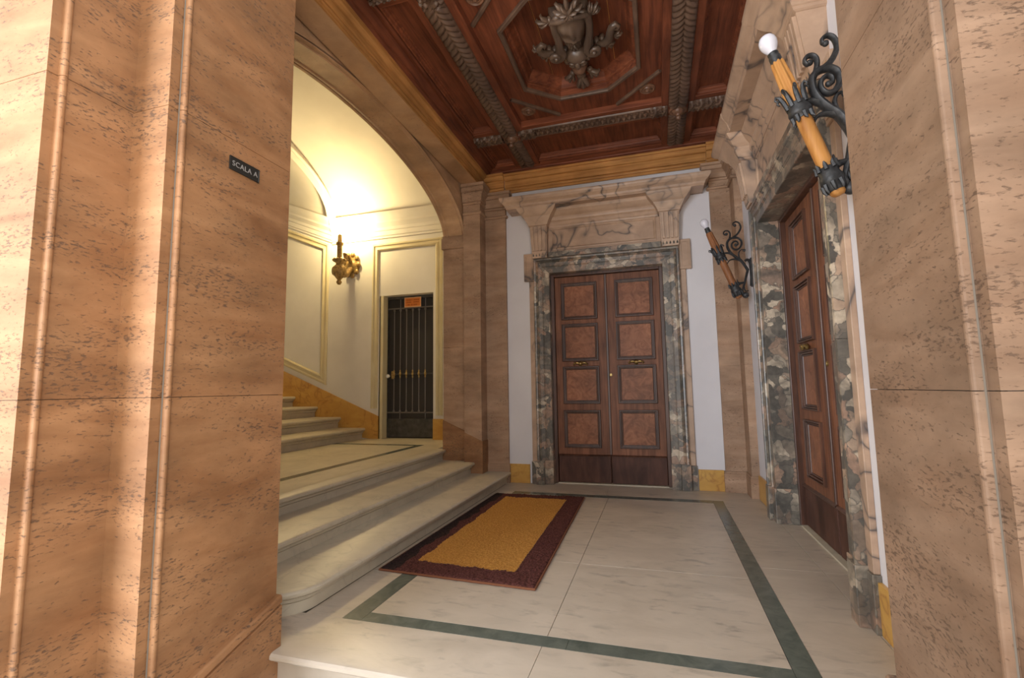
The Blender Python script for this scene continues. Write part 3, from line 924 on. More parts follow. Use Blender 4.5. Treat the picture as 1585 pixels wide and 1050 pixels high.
def surround(name, T, d0, d1, label, over):
    """over: how far the cornice runs beyond the opening on each side"""
    T0 = T
    T = lambda u, v, n: T0(u, v if v < 3.2 else 3.2 + (v - 3.2) * 0.935, n)
    root = empty(name, T((d0 + d1) / 2, 0, 0), label, 'door surround', kind='structure')
    top = 2.90
    s = 0.9
    A = [(d * s, h) for d, h in ARC]
    w = 0.24 * s

    def piece(nm, loops, mat):
        MB().loft(loops, False).build(nm, mat, root, smooth=25)
    piece('jamb_stone', [[T(d0 - d, 0.32, h) for d, h in A], [T(d0 - d, 1.75, h) for d, h in A]], 'breccia')
    piece('jamb_stone', [[T(d0 - d, 1.752, h) for d, h in A], [T(d0 - d, top + d, h) for d, h in A]], 'breccia')
    piece('jamb_stone', [[T(d1 + d, 0.32, h) for d, h in A], [T(d1 + d, 1.55, h) for d, h in A]], 'breccia')
    piece('jamb_stone', [[T(d1 + d, 1.552, h) for d, h in A], [T(d1 + d, top + d, h) for d, h in A]], 'breccia')
    piece('lintel_stone', [[T(d0 - d, top + d, h) for d, h in A], [T(d1 + d, top + d, h) for d, h in A]], 'breccia_dark')
    for sg, e in ((-1, d0), (1, d1)):
        f = lambda d: e + sg * d
        for nm, a, b, z0, z1, n0, n1, mt in (('plinth_stone', -0.004, 0.112, 0.0, 0.32, -0.17, 0.062, 'breccia_dark'), ('plinth_stone', 0.112, w + 0.012, 0.0, 0.32, 0.0, 0.098, 'breccia_dark'),
                                             ('casing_strip', w, w + 0.075, 0.30, 2.81, 0.0, 0.034, 'pink_marble'), ('casing_plinth', w + 0.010, w + 0.085, 0.0, 0.30, 0.0, 0.045, 'breccia_dark'),
                                             ('casing_ear', w, w + 0.145, 2.81, 3.205, 0.0, 0.050, 'pink_marble')):
            u0, u1 = sorted((f(a), f(b)))
            MB().tbox(T, u0, u1, z0, z1, n0, n1).build(nm, mt, root, bevel=0.004)
        # raised edge of the ear
        u0, u1 = sorted((f(w + 0.02), f(w + 0.125)))
        em = MB()
        em.sweep(rect_path(u0, u1, 2.84, 3.18), [(0, 0.05), (0.0, 0.056), (0.012, 0.056), (0.016, 0.050)], T, True, 1)
        em.build('ear_moulding', 'pink_marble', root)
        # fluted console with a flaring cap
        c = f(0.115)
        con = MB()
        rows = [(0.105, 0.10, 3.12), (0.108, 0.12, 3.20), (0.112, 0.13, 3.30), (0.122, 0.165, 3.585)]
        con.loft([[T(c - hw, z, 0), T(c - hw, z, n), T(c + hw, z, n), T(c + hw, z, 0)] for hw, n, z in rows], True, True, True)
        co = con.build('console', 'pink_marble', root)
        fl = MB()
        for k in range(4):
            q = -0.088 + k * 0.0587
            fl.loft([[T(c + (q + dx) * hw / 0.122, z, n + dn) for dx, dn in ((-0.019, 0), (-0.017, 0.022), (0.017, 0.022), (0.019, 0))] for hw, n, z in ((0.108, 0.122, 3.215), (0.112, 0.13, 3.30), (0.122, 0.163, 3.57))], True, True, True)
        fl.build('fluting', 'pink_marble', co)
        gu = MB()
        for k in range(5):
            q = c - 0.088 + k * 0.044
            gu.lathe(T(q, 3.16, 0.10), Vector(T(0, 1, 0)) - Vector(T(0, 0, 0)), [(0.0, -0.02), (0.014, -0.015), (0.016, 0.02), (0.012, 0.035), (0, 0.036)], 8)
        gu.build('guttae', 'breccia_dark', co, smooth=40)
        cap = MB()
        caps = [(0.126, 0.168, 3.585), (0.138, 0.182, 3.595), (0.138, 0.186, 3.615), (0.145, 0.19, 3.62), (0.160, 0.205, 3.655), (0.185, 0.225, 3.70), (0.190, 0.23, 3.715), (0.215, 0.25, 3.74), (0.262, 0.285, 3.80), (0.275, 0.30, 3.83), (0.275, 0.305, 3.845)]
        cap.loft([[T(c - hw, z, 0), T(c - hw, z, n), T(c + hw, z, n), T(c + hw, z, 0)] for hw, n, z in caps], True, True, True)
        cap.build('console_cap', 'pink_marble', root)
    # frieze with sunk panel
    MB().tbox(T, d0 - 0.03, d1 + 0.03, 3.09, 3.58, 0.0, 0.030).build('frieze', 'pink_marble', root)
    fm = MB()
    fm.sweep(rect_path(d0 + 0.055, d1 - 0.055, 3.235, 3.575), [(0, 0.03), (0, 0.044), (0.014, 0.048), (0.026, 0.042), (0.034, 0.030)], T, True, 1)
    fm.build('frieze_moulding', 'pink_marble', root)
    MB().tbox(T, d0 + 0.0, d1 - 0.0, 3.125, 3.20, 0.0, 0.07).build('frieze_ledge', 'breccia', root, bevel=0.004)
    bed = [(0.0, 3.575), (0.050, 3.575), (0.055, 3.60), (0.065, 3.61), (0.065, 3.655), (0.085, 3.675), (0.09, 3.70), (0.09, 3.73), (0.12, 3.755), (0.155, 3.80), (0.17, 3.83), (0.17, 3.85), (0.0, 3.85)]
    b = MB()
    b.loft([[T(u, z, n) for n, z in bed] for u in (d0 + 0.02, d1 - 0.02)], True, True, True)
    b.build('bed_moulding', 'pink_marble', root)
    # crown cornice breaking forward over the consoles, with returned ends
    crown = [(0.0, 3.845), (0.0, 3.86), (0.012, 3.875), (0.016, 3.90), (0.030, 3.915), (0.055, 3.935), (0.075, 3.965), (0.080, 3.985), (0.080, 4.005)]
    e0, e1 = d0 - over, d1 + over
    pf = 0.285
    L = []
    for o, z in crown:
        k0, k1 = d0 + 0.20, d1 - 0.20
        L.append([T(e0 - o + 0.08, z, -0.02), T(e0 - o + 0.08, z, pf + o), T(k0 + o, z, pf + o), T(k0 + o, z, pf - 0.006 + o), T(k1 - o, z, pf - 0.006 + o), T(k1 - o, z, pf + o), T(e1 + o - 0.08, z, pf + o), T(e1 + o - 0.08, z, -0.02)])
    b = MB()
    b.loft(L, True, True, True)
    b.build('crown_cornice', 'pink_marble', root)
    return root


surround('trim_5', T_back, -1.40, 0.12, 'veined pink and dark breccia marble surround of the end door', 0.625)
surround('trim_6', T_right, -5.16, -3.35, 'veined pink and dark breccia marble surround in the torch wall', 0.60)

# ------------------------------------------------------------------ coffered wooden ceiling
ZC = 4.555          # sunk panels
CX, CY = -0.643, 4.33
ce = empty('ceiling', (CX, CY, 4.43), 'dark red coffered wooden ceiling with carved beams and an octagon', 'ceiling', kind='structure')
T = T_ceil
# backing: boards round the octagonal opening
OX, OY, FX, FY = 0.575, 0.715, 0.255, 0.44      # octagon half sizes and half flats


def octagon(k=0.0):
    ax, ay = OX + k, OY + k
    fx, fy = FX + k * 0.41, FY + k * 0.41
    return [(CX - ax, CY - fy), (CX - ax, CY + fy), (CX - fx, CY + ay), (CX + fx, CY + ay), (CX + ax, CY + fy), (CX + ax, CY - fy), (CX + fx, CY - ay), (CX - fx, CY - ay)]


def cbox(m, x0, x1, y0, y1, z0, z1):
    return m.box(x0, x1, y0, y1, z0, z1)


XA0, XA1, XB0, XB1 = -1.748, -1.540, 0.254, 0.462     # long beams
YF0, YF1, YB0, YB1 = 3.00, 3.19, 5.47, 5.66           # cross beams
X0, X1, Y0, Y1 = -2.29, 1.06, 2.14, 6.49
PX0, PX1 = -1.45, 0.165                                # central coffer
PY0, PY1 = 3.275, 5.385
bk = MB()
bk.box(X0, PX0, Y0, Y1, ZC, ZC + 0.1)
bk.box(PX1, X1, Y0, Y1, ZC, ZC + 0.1)
bk.box(PX0, PX1, Y0, PY0, ZC, ZC + 0.1)
bk.box(PX0, PX1, PY1, Y1, ZC, ZC + 0.1)
bk.build('boarding', 'ceiling_wood', ce)
# central coffer field: square ring round the octagon
oc = octagon(0.03)
sq = [(PX0, CY - FY), (PX0, CY + FY), (CX - FX, PY1), (CX + FX, PY1), (PX1, CY + FY), (PX1, CY - FY), (CX + FX, PY0), (CX - FX, PY0)]
cf = MB()
cf.loft([[(x, y, ZC) for x, y in sq], [(x, y, ZC) for x, y in oc]], True)
for a, b, c in (((PX0, CY + FY), (PX0, PY1), (CX - FX, PY1)), ((CX + FX, PY1), (PX1, PY1), (PX1, CY + FY)), ((PX1, CY - FY), (PX1, PY0), (CX + FX, PY0)), ((CX - FX, PY0), (PX0, PY0), (PX0, CY - FY))):
    cf.add([(*a, ZC), (*b, ZC), (*c, ZC)], [(0, 1, 2)])
cf.build('coffer_field', 'ceiling_wood', ce)
# octagon: edge strip, moulded sides, boards at the back
TW = lambda u, v, n: (u, v, n)
ed = MB()
ed.sweep(octagon(0.045), [(0, ZC), (0.0, ZC - 0.025), (-0.008, ZC - 0.034), (-0.034, ZC - 0.034), (-0.042, ZC - 0.024), (-0.045, ZC)], TW, True, 1)
ed.build('octagon_edge', 'carved_wood', ce)
sides = octagon(0.0)
SP = [(0.0, 0.0), (0.0, 0.05), (0.006, 0.055), (0.006, 0.07), (0.02, 0.075), (0.03, 0.085), (0.04, 0.12), (0.06, 0.155), (0.075, 0.165), (0.078, 0.18)]
for i in range(8):
    a, b = sides[i], sides[(i + 1) % 8]
    lp = []
    for d, h in SP:
        o = octagon(-d)
        lp.append([(*o[i], ZC - 0.004 + h), (*o[(i + 1) % 8], ZC - 0.004 + h)])
    q = MB()
    q.loft(lp, False)
    q.build('octagon_side', 'ceiling_wood_cross', ce, smooth=25)
bx = [CX - 0.75, -0.955, -0.285, CX + 0.75]
for a, b in zip(bx, bx[1:]):
    MB().box(a + 0.004, b - 0.004, CY - 0.85, CY + 0.85, ZC + 0.175, ZC + 0.20).build('octagon_board', 'ceiling_wood', ce)
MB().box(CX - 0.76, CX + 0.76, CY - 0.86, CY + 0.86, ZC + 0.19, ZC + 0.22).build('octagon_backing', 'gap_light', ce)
# diagonal strips and rosettes in the coffer corners
for sx_, sy_ in ((-1, 1), (1, 1), (-1, -1), (1, -1)):
    ex = PX0 if sx_ < 0 else PX1
    ey = PY1 if sy_ > 0 else PY0
    p0 = Vector((ex, CY + sy_ * 0.585, 0))
    p1 = Vector((CX + sx_ * 0.335, ey, 0))
    d = (p1 - p0).normalized()
    nn = Vector((-d.y, d.x, 0)) * 0.021
    q = MB()
    q.loft([[tuple(p + nn * s + Vector((0, 0, z))) for s, z in ((-1, ZC), (-1, ZC - 0.018), (-0.5, ZC - 0.028), (0.5, ZC - 0.028), (1, ZC - 0.018), (1, ZC))] for p in (p0, p1)], True, True, True)
    q.build('diagonal_strip', 'carved_wood', ce)
    q = MB()
    q.lathe((CX + sx_ * 0.675, CY + sy_ * 0.87, ZC), (0, 0, -1), [(0.085, 0), (0.085, 0.012), (0.072, 0.022), (0.062, 0.012), (0.05, 0.012), (0.044, 0.026), (0.036, 0.02), (0.022, 0.026), (0.018, 0.045), (0, 0.052)], 20)
    q.build('rosette', 'boss_wood', ce, smooth=35)


def rail(x0, x1, y0, y1, drop=0.085, mat='ceiling_wood'):
    MB().box(x0, x1, y0, y1, ZC - drop, ZC + 0.01).build('rail', mat, ce, bevel=0.008)


# rails beside the long beams, one per bay
for x0, x1 in ((XA0 - 0.075, XA0 + 0.004), (XA1 - 0.004, XA1 + 0.075), (XB0 - 0.075, XB0 + 0.004), (XB1 - 0.004, XB1 + 0.075)):
    rail(x0, x1, YF1, YB0)
    rail(x0, x1, YB1, 6.40)
    rail(x0, x1, 2.24, YF0)
for y0, y1 in ((YF0 - 0.07, YF0 + 0.004), (YF1 - 0.004, YF1 + 0.07), (YB0 - 0.07, YB0 + 0.004), (YB1 - 0.004, YB1 + 0.07)):
    rail(-2.10, XA0 - 0.07, y0, y1, 0.075, 'ceiling_wood_cross')
    rail(XA1 + 0.07, XB0 - 0.07, y0, y1, 0.075, 'ceiling_wood_cross')
    rail(XB1 + 0.07, 0.90, y0, y1, 0.075, 'ceiling_wood_cross')
# outer frame mouldings
OF = [(0.0, ZC + 0.01), (0.0, ZC - 0.125), (0.02, ZC - 0.13), (0.045, ZC - 0.112), (0.06, ZC - 0.112), (0.066, ZC - 0.098), (0.10, ZC - 0.085), (0.125, ZC - 0.06), (0.135, ZC - 0.06), (0.14, ZC - 0.075), (0.165, ZC - 0.082), (0.18, ZC - 0.07), (0.185, ZC)]
q = MB()
c4 = [(X0, Y0), (X1, Y0), (X1, Y1), (X0, Y1)]
for i in range(4):
    q = MB()
    lp = []
    for d, z in OF:
        o = [(X0 + d, Y0 + d), (X1 - d, Y0 + d), (X1 - d, Y1 - d), (X0 + d, Y1 - d)]
        lp.append([(*o[i], z), (*o[(i + 1) % 4], z)])
    q.loft(lp, False)
    q.build('edge_moulding', 'ceiling_wood_cross' if i in (0, 2) else 'ceiling_wood', ce, smooth=25)
# sunk panels with frames
panels = []
for ya, yb in ((YF1 + 0.07, YB0 - 0.07), (YB1 + 0.07, 6.31), (2.33, YF0 - 0.07)):
    panels += [(-2.10, XA0 - 0.075, ya, yb), (XB1 + 0.075, 0.875, ya, yb)]
    if ya > 5 or ya < 3:
        panels += [(XA1 + 0.075, XB0 - 0.075, ya, yb)]
for x0, x1, y0, y1 in panels:
    q = MB()
    q.sweep(rect_path(x0, x1, y0, y1), [(0, ZC - 0.06), (0.012, ZC - 0.058), (0.020, ZC - 0.035), (0.03, ZC - 0.03), (0.036, ZC - 0.012), (0.045, ZC - 0.010), (0.05, ZC)], TW, True, 1)
    q.build('panel_frame', 'ceiling_wood_cross', ce)
    MB().box(x0 + 0.045, x1 - 0.045, y0 + 0.045, y1 - 0.045, ZC - 0.004, ZC + 0.004).build('panel', 'ceiling_wood', ce)

# carved beams


def carved(name, along, a0, a1, c0, c1, style):
    """relief beam: `along` is the axis index of its length"""
    nl = max(24, int((a1 - a0) / 0.0085))
    nc = 18
    loops = []
    L = a1 - a0
    for i in range(nl + 1):
        a = a0 + L * i / nl
        lp = []
        for j in range(nc + 1):
            t = j / nc * 2 - 1
            h = 0.085 + 0.035 * math.sqrt(max(0.0, 1 - (t * 0.94) ** 2))
            if style == 'laurel':
                ph = (a / 0.072 - abs(t) * 1.15) % 1.0
                leaf = math.sin(math.pi * ph) ** 0.7 * (1 - 0.35 * ph)
                h += 0.030 * leaf * (0.45 + 0.75 * math.sin(math.pi * min(1, abs(t) * 1.02)) ** 0.6) - 0.008
                h -= 0.003 * math.exp(-(t / 0.08) ** 2)
            elif style == 'bead':
                s1 = 0.5 + 0.5 * math.cos(2 * math.pi * a / 0.062)
                h = 0.08 + 0.012 * math.exp(-((abs(t) - 0.9) / 0.1) ** 2)
                h += 0.034 * s1 * math.exp(-((t - 0.30) / 0.30) ** 2)
                s2 = 0.5 + 0.5 * math.cos(2 * math.pi * (a / 0.062 + 0.5))
                h += 0.020 * s2 * math.exp(-((t + 0.42) / 0.24) ** 2)
            else:
                h += 0.018 * math.sin(a * 95 + 3.0 * math.sin(t * 4)) * math.sin(t * 7 + a * 31) - 0.006
            c = c0 + (c1 - c0) * j / nc
            z = ZC - h
            lp.append((c, a, z) if along == 1 else (a, c, z))
        c_lo, c_hi = c0, c1
        lp = [((c_lo, a, ZC) if along == 1 else (a, c_lo, ZC))] + lp + [((c_hi, a, ZC) if along == 1 else (a, c_hi, ZC))]
        loops.append(lp)
    m = MB()
    m.loft(loops, False)
    k = len(loops[0])
    n = len(m.v)
    m.f += [tuple(range(k)), tuple(range(n - k, n))[::-1]]
    m.mi += [0, 0]
    return m.build(name, 'carved_wood', ce, smooth=55)


for x0, x1 in ((XA0, XA1), (XB0, XB1)):
    carved('carved_beam', 1, YF1 + 0.16, YB0 + 0.01, x0, x1, 'laurel')
    carved('beam_end_leaf', 1, YF1 - 0.01, YF1 + 0.16, x0, x1, 'leafy')
    carved('carved_beam', 1, YB1 - 0.01, 6.36, x0, x1, 'laurel')
    carved('carved_beam', 1, 2.26, YF0 + 0.01, x0, x1, 'laurel')
for y0, y1 in ((YF0, YF1), (YB0, YB1)):
    carved('carved_cross_beam', 0, XA1 + 0.20, XB0 - 0.20, y0, y1, 'bead')
    for a, b in ((-2.12, XA0 - 0.01), (XA1 + 0.01, XA1 + 0.20), (XB0 - 0.20, XB0 - 0.01), (XB1 + 0.01, 0.90)):
        carved('cross_beam_leaf', 0, a, b, y0, y1, 'leafy')
    for x in ((XA0 + XA1) / 2, (XB0 + XB1) / 2):
        yb = (y0 + y1) / 2
        MB().box(x - 0.108, x + 0.108, yb - 0.10, yb + 0.10, ZC - 0.10, ZC).build('boss_block', 'ceiling_wood', ce, bevel=0.004)
        q = MB()
        q.lathe((x, yb, ZC - 0.10), (0, 0, -1), [(0.10, 0), (0.10, 0.012), (0.09, 0.024), (0.078, 0.016), (0.066, 0.016), (0.060, 0.034), (0.045, 0.052), (0.025, 0.060), (0.020, 0.072), (0.028, 0.084), (0.030, 0.10), (0.020, 0.118), (0.0, 0.125)], 24)
        q.build('boss', 'boss_wood', ce, label='turned pendant boss', smooth=35)

# ------------------------------------------------------------------ carved crest in the octagon
cr = empty('carved_crest', (-0.62, 4.35, ZC - 0.1), 'carved dark wood crest with shield and scrolls in the ceiling octagon', 'crest')
ZB = ZC + 0.175


def dn(x, y, h):
    return Vector((x, y, ZB - h))


# shield: swelling cartouche
m = MB()
L = []
SX, SY0, SY1 = -0.625, 3.93, 4.45
for i in range(29):
    s = i / 28
    y = SY0 + (SY1 - SY0) * s
    hw = 0.150 + 0.035 * math.cos((s - 0.15) * math.pi * 1.9) - 0.07 * max(0, s - 0.65) / 0.35
    end = min(1, s / 0.10, (1 - s) / 0.12)
    lp = []
    for j in range(33):
        t = j / 32 * 2 - 1
        dome = math.sqrt(max(0.0, 1 - abs(t) ** 2.6))
        h = 0.03 + (0.07 + 0.10 * math.sin(math.pi * min(1, s * 0.9 + 0.08)) ** 0.6) * dome * end ** 0.5
        # field split by a ridge, figure above, foliage below
        h += 0.020 * math.exp(-((s - 0.53 - 0.05 * t) / 0.022) ** 2) * dome
        h += dome * (0.035 * math.exp(-((t + 0.35) / 0.2) ** 2 - ((s - 0.25) / 0.09) ** 2) + 0.032 * math.exp(-((t - 0.02) / 0.18) ** 2 - ((s - 0.31) / 0.11) ** 2) + 0.02 * math.exp(-((t - 0.1) / 0.12) ** 2 - ((s - 0.43) / 0.06) ** 2))
        if 0.58 < s < 0.86:
            h += 0.020 * dome * math.sin(t * 19 + 5 * s) * math.sin(s * 80 + t * 7)
        lp.append((SX + t * hw, y, ZB - h))
    L.append(lp)
m.loft(L, False)
m.build('shield', 'crest_wood', cr, smooth=70)


def spiral(cx, cy, r0, r1, a0, a1, h0, h1, n=26):
    return [tuple(dn(cx + (r0 + (r1 - r0) * i / n) * math.cos(R(a0 + (a1 - a0) * i / n)), cy + (r0 + (r1 - r0) * i / n) * math.sin(R(a0 + (a1 - a0) * i / n)), h0 + (h1 - h0) * i / n)) for i in range(n + 1)]


def leaf_fan(name, c, ang, size, n=3, spread=34):
    """a carved leaf: ribbed lobes with curled tips fanning from c"""
    m = MB()
    for k in range(n):
        q = k - (n - 1) / 2
        a = R(ang + q * spread)
        d = Vector((math.cos(a), math.sin(a), 0))
        rot = Matrix.Rotation(a, 3, 'Z')
        ln = size * (1.0 - 0.14 * abs(q))
        c0 = Vector(c)
        m.tube([c0, c0 + d * ln * 0.45 + Vector((0, 0, -0.020)), c0 + d * ln * 0.85 + Vector((0, 0, -0.028)), c0 + d * ln * 1.08 + Vector((0, 0, -0.010)), c0 + d * ln * 1.02 + Vector((0, 0, 0.012))],
               [size * 0.16, size * 0.27, size * 0.25, size * 0.15, size * 0.05], 10, True, 0.55)
        m.tube([c0 + Vector((0, 0, -0.02)), c0 + d * ln * 0.5 + Vector((0, 0, -0.042)), c0 + d * ln * 0.95 + Vector((0, 0, -0.040))], [0.008, 0.009, 0.004], 6)
    m.blob(c, (size * 0.30, size * 0.30, 0.035))
    return m.build(name, 'crest_wood', cr, smooth=70)


# straps that run down both sides of the shield and roll into volutes
for s, xt, xv, yv in ((-1, -0.765, -0.815, 4.385), (1, -0.455, -0.450, 4.405)):
    pts = [dn(-0.625 + s * 0.05, 3.93, 0.13), dn(xt - s * 0.04, 3.93, 0.15), dn(xt, 3.99, 0.15), dn(xt + s * 0.005, 4.09, 0.15), dn(xt - s * 0.01, 4.20, 0.17), dn(xv - s * 0.055 + s * 0.01, 4.31, 0.18)]
    a0 = 215 if s > 0 else -35
    pts = [tuple(p) for p in pts] + spiral(xv, yv, 0.070, 0.014, a0, a0 - 470 if s > 0 else a0 + 470, 0.17, 0.21)
    MB().tube(pts, [0.022, 0.032, 0.036, 0.034, 0.036, 0.040] + [0.036 - 0.020 * i / 26 for i in range(27)], 12).build('volute_scroll', 'crest_wood', cr, smooth=70)
    MB().blob(dn(xv, yv, 0.20), (0.026, 0.026, 0.035)).build('volute_eye', 'crest_wood', cr, smooth=70)
# outer scrolls
MB().tube([tuple(p) for p in (dn(-0.42, 4.43, 0.11), dn(-0.345, 4.42, 0.12), dn(-0.295, 4.36, 0.13), dn(-0.285, 4.28, 0.14), dn(-0.265, 4.20, 0.15), dn(-0.225, 4.165, 0.15), dn(-0.200, 4.195, 0.15), dn(-0.215, 4.235, 0.15), dn(-0.245, 4.23, 0.15))],
          [0.024, 0.038, 0.042, 0.038, 0.034, 0.028, 0.022, 0.016, 0.010], 12).build('outer_scroll', 'crest_wood', cr, smooth=70)
MB().tube([tuple(p) for p in (dn(-0.85, 4.42, 0.11), dn(-0.915, 4.40, 0.12), dn(-0.965, 4.34, 0.13), dn(-0.965, 4.27, 0.14), dn(-0.93, 4.235, 0.14), dn(-0.90, 4.26, 0.14), dn(-0.915, 4.295, 0.14))],
          [0.024, 0.036, 0.040, 0.036, 0.028, 0.020, 0.010], 12).build('outer_scroll', 'crest_wood', cr, smooth=70)
for nm, x, y, h, ang, size, n, sp in (('leaf', -0.80, 3.99, 0.10, 195, 0.085, 3, 36), ('leaf', -0.445, 3.985, 0.11, 318, 0.085, 3, 34), ('leaf', -0.955, 4.30, 0.10, 170, 0.06, 3, 40), ('leaf', -0.90, 4.42, 0.09, 120, 0.07, 3, 38),
                                      ('leaf', -0.33, 4.42, 0.10, 55, 0.065, 3, 36), ('leaf', -0.26, 4.33, 0.10, 10, 0.06, 3, 36), ('leaf', -0.72, 4.79, 0.10, 120, 0.085, 3, 30), ('leaf', -0.54, 4.79, 0.10, 50, 0.085, 3, 30),
                                      ('drop_leaf', -0.635, 4.83, 0.12, 90, 0.13, 3, 24), ('drop_leaf', -0.64, 4.90, 0.12, 90, 0.085, 3, 22), ('crowning_flower', -0.605, 3.87, 0.15, 270, 0.12, 5, 38), ('crowning_flower', -0.605, 3.85, 0.19, 270, 0.07, 6, 58),
                                      ('bud', -0.425, 3.99, 0.12, 295, 0.075, 4, 22)):
    leaf_fan(nm, tuple(dn(x, y, h)), ang, size * 1.28, n, sp)
# ribbon across the top of the shield
MB().tube([tuple(p) for p in (dn(-0.80, 4.02, 0.13), dn(-0.765, 3.95, 0.17), dn(-0.69, 3.935, 0.19), dn(-0.615, 3.90, 0.20), dn(-0.54, 3.925, 0.19), dn(-0.47, 3.945, 0.17), dn(-0.435, 4.02, 0.13))], [0.014, 0.026, 0.026, 0.032, 0.026, 0.026, 0.014], 10).build('ribbon', 'crest_wood', cr, smooth=70)
# grotesque mask below the shield and the ball under it
m = MB()
m.blob(dn(-0.63, 4.49, 0.12), (0.115, 0.10, 0.10), 20, 14)
m.blob(dn(-0.63, 4.545, 0.20), (0.030, 0.055, 0.04), 12, 8)
for s in (-1, 1):
    m.blob(dn(-0.63 + s * 0.05, 4.515, 0.195), (0.036, 0.02, 0.025), 10, 8)
    m.blob(dn(-0.63 + s * 0.046, 4.57, 0.175), (0.046, 0.028, 0.03), 10, 8)
    m.blob(dn(-0.63 + s * 0.105, 4.53, 0.13), (0.035, 0.06, 0.04), 10, 8)
m.blob(dn(-0.63, 4.61, 0.14), (0.06, 0.025, 0.03), 10, 8)
m.build('mask', 'crest_wood', cr, smooth=80)
m = MB()
m.blob(dn(-0.635, 4.70, 0.11), (0.078, 0.070, 0.085), 18, 12)
m.build('ball', 'boss_wood', cr, smooth=80)
m = MB()
for k in range(15):
    t = k / 14 * 2 - 1
    m.blob(dn(-0.63 + t * 0.235, 4.52 - 0.07 * t * t + 0.018 * (k % 2), 0.10), (0.026, 0.026, 0.03), 8, 6)
for k in range(11):
    t = k / 10 * 2 - 1
    m.blob(dn(-0.63 + t * 0.26, 4.47 - 0.07 * t * t, 0.07), (0.032, 0.032, 0.04), 8, 6)
m.build('berry_garland', 'crest_wood', cr, smooth=80, kind='stuff')
MB().box(-0.70, -0.56, 4.0, 4.86, ZB - 0.05, ZB + 0.01).build('mount', 'crest_wood', cr)

# ------------------------------------------------------------------ wrought iron wall torches
SCROLL = dict(
    stem=[(1.025, 2.604), (0.992, 2.671), (0.954, 2.73), (0.906, 2.772), (0.859, 2.823), (0.831, 2.882), (0.828, 2.939), (0.847, 2.975), (0.886, 2.994), (0.936, 2.991), (0.975, 2.956), (0.977, 2.905), (0.945, 2.861), (0.903, 2.856), (0.875, 2.887), (0.878, 2.929), (0.909, 2.954), (0.937, 2.942), (0.94, 2.913), (0.918, 2.906)],
    upper=[(0.886, 2.994), (0.929, 3.022), (0.961, 3.061), (0.98, 3.11), (0.966, 3.159), (0.934, 3.18), (0.904, 3.166), (0.903, 3.143), (0.923, 3.136)],
    left=[(0.84, 2.957), (0.861, 3.011), (0.864, 3.053), (0.844, 3.081), (0.811, 3.082), (0.796, 3.056), (0.812, 3.035), (0.828, 3.045)],
    arm=[(0.883, 2.793), (0.842, 2.818), (0.8, 2.824), (0.75, 2.80)],
    lowleaf=[(0.962, 2.72), (0.913, 2.741), (0.863, 2.744), (0.833, 2.728), (0.818, 2.697)],
    upleaf=[(0.947, 2.75), (0.941, 2.797), (0.952, 2.833), (0.977, 2.849), (0.997, 2.837)],
    down=[(1.025, 2.614), (1.005, 2.541), (0.988, 2.478), (0.971, 2.425), (0.958, 2.38), (0.967, 2.325), (0.988, 2.332)],
    lowarm=[(0.992, 2.469), (0.946, 2.463), (0.895, 2.43)],
    lowcurl=[(0.973, 2.425), (0.986, 2.373), (1.019, 2.375)],
    hook=[(0.963, 2.467), (0.918, 2.475), (0.908, 2.513)])
RADII = dict(stem=(0.022, 0.010), upper=(0.016, 0.008), left=(0.014, 0.008), arm=(0.016, 0.014), lowleaf=(0.017, 0.005), upleaf=(0.013, 0.005), down=(0.019, 0.009), lowarm=(0.015, 0.014), lowcurl=(0.011, 0.006), hook=(0.013, 0.004))


def smooth_pts(p, k=3):
    out = []
    n = len(p)
    for i in range(n - 1):
        p0, p1, p2, p3 = p[max(i - 1, 0)], p[i], p[i + 1], p[min(i + 2, n - 1)]
        for s in range(k):
            t = s / k
            out.append(tuple(0.5 * ((2 * b) + (-a + c) * t + (2 * a - 5 * b + 4 * c - d) * t * t + (-a + 3 * b - 3 * c + d) * t ** 3) for a, b, c, d in zip(p0, p1, p2, p3)))
    out.append(p[-1])
    return out


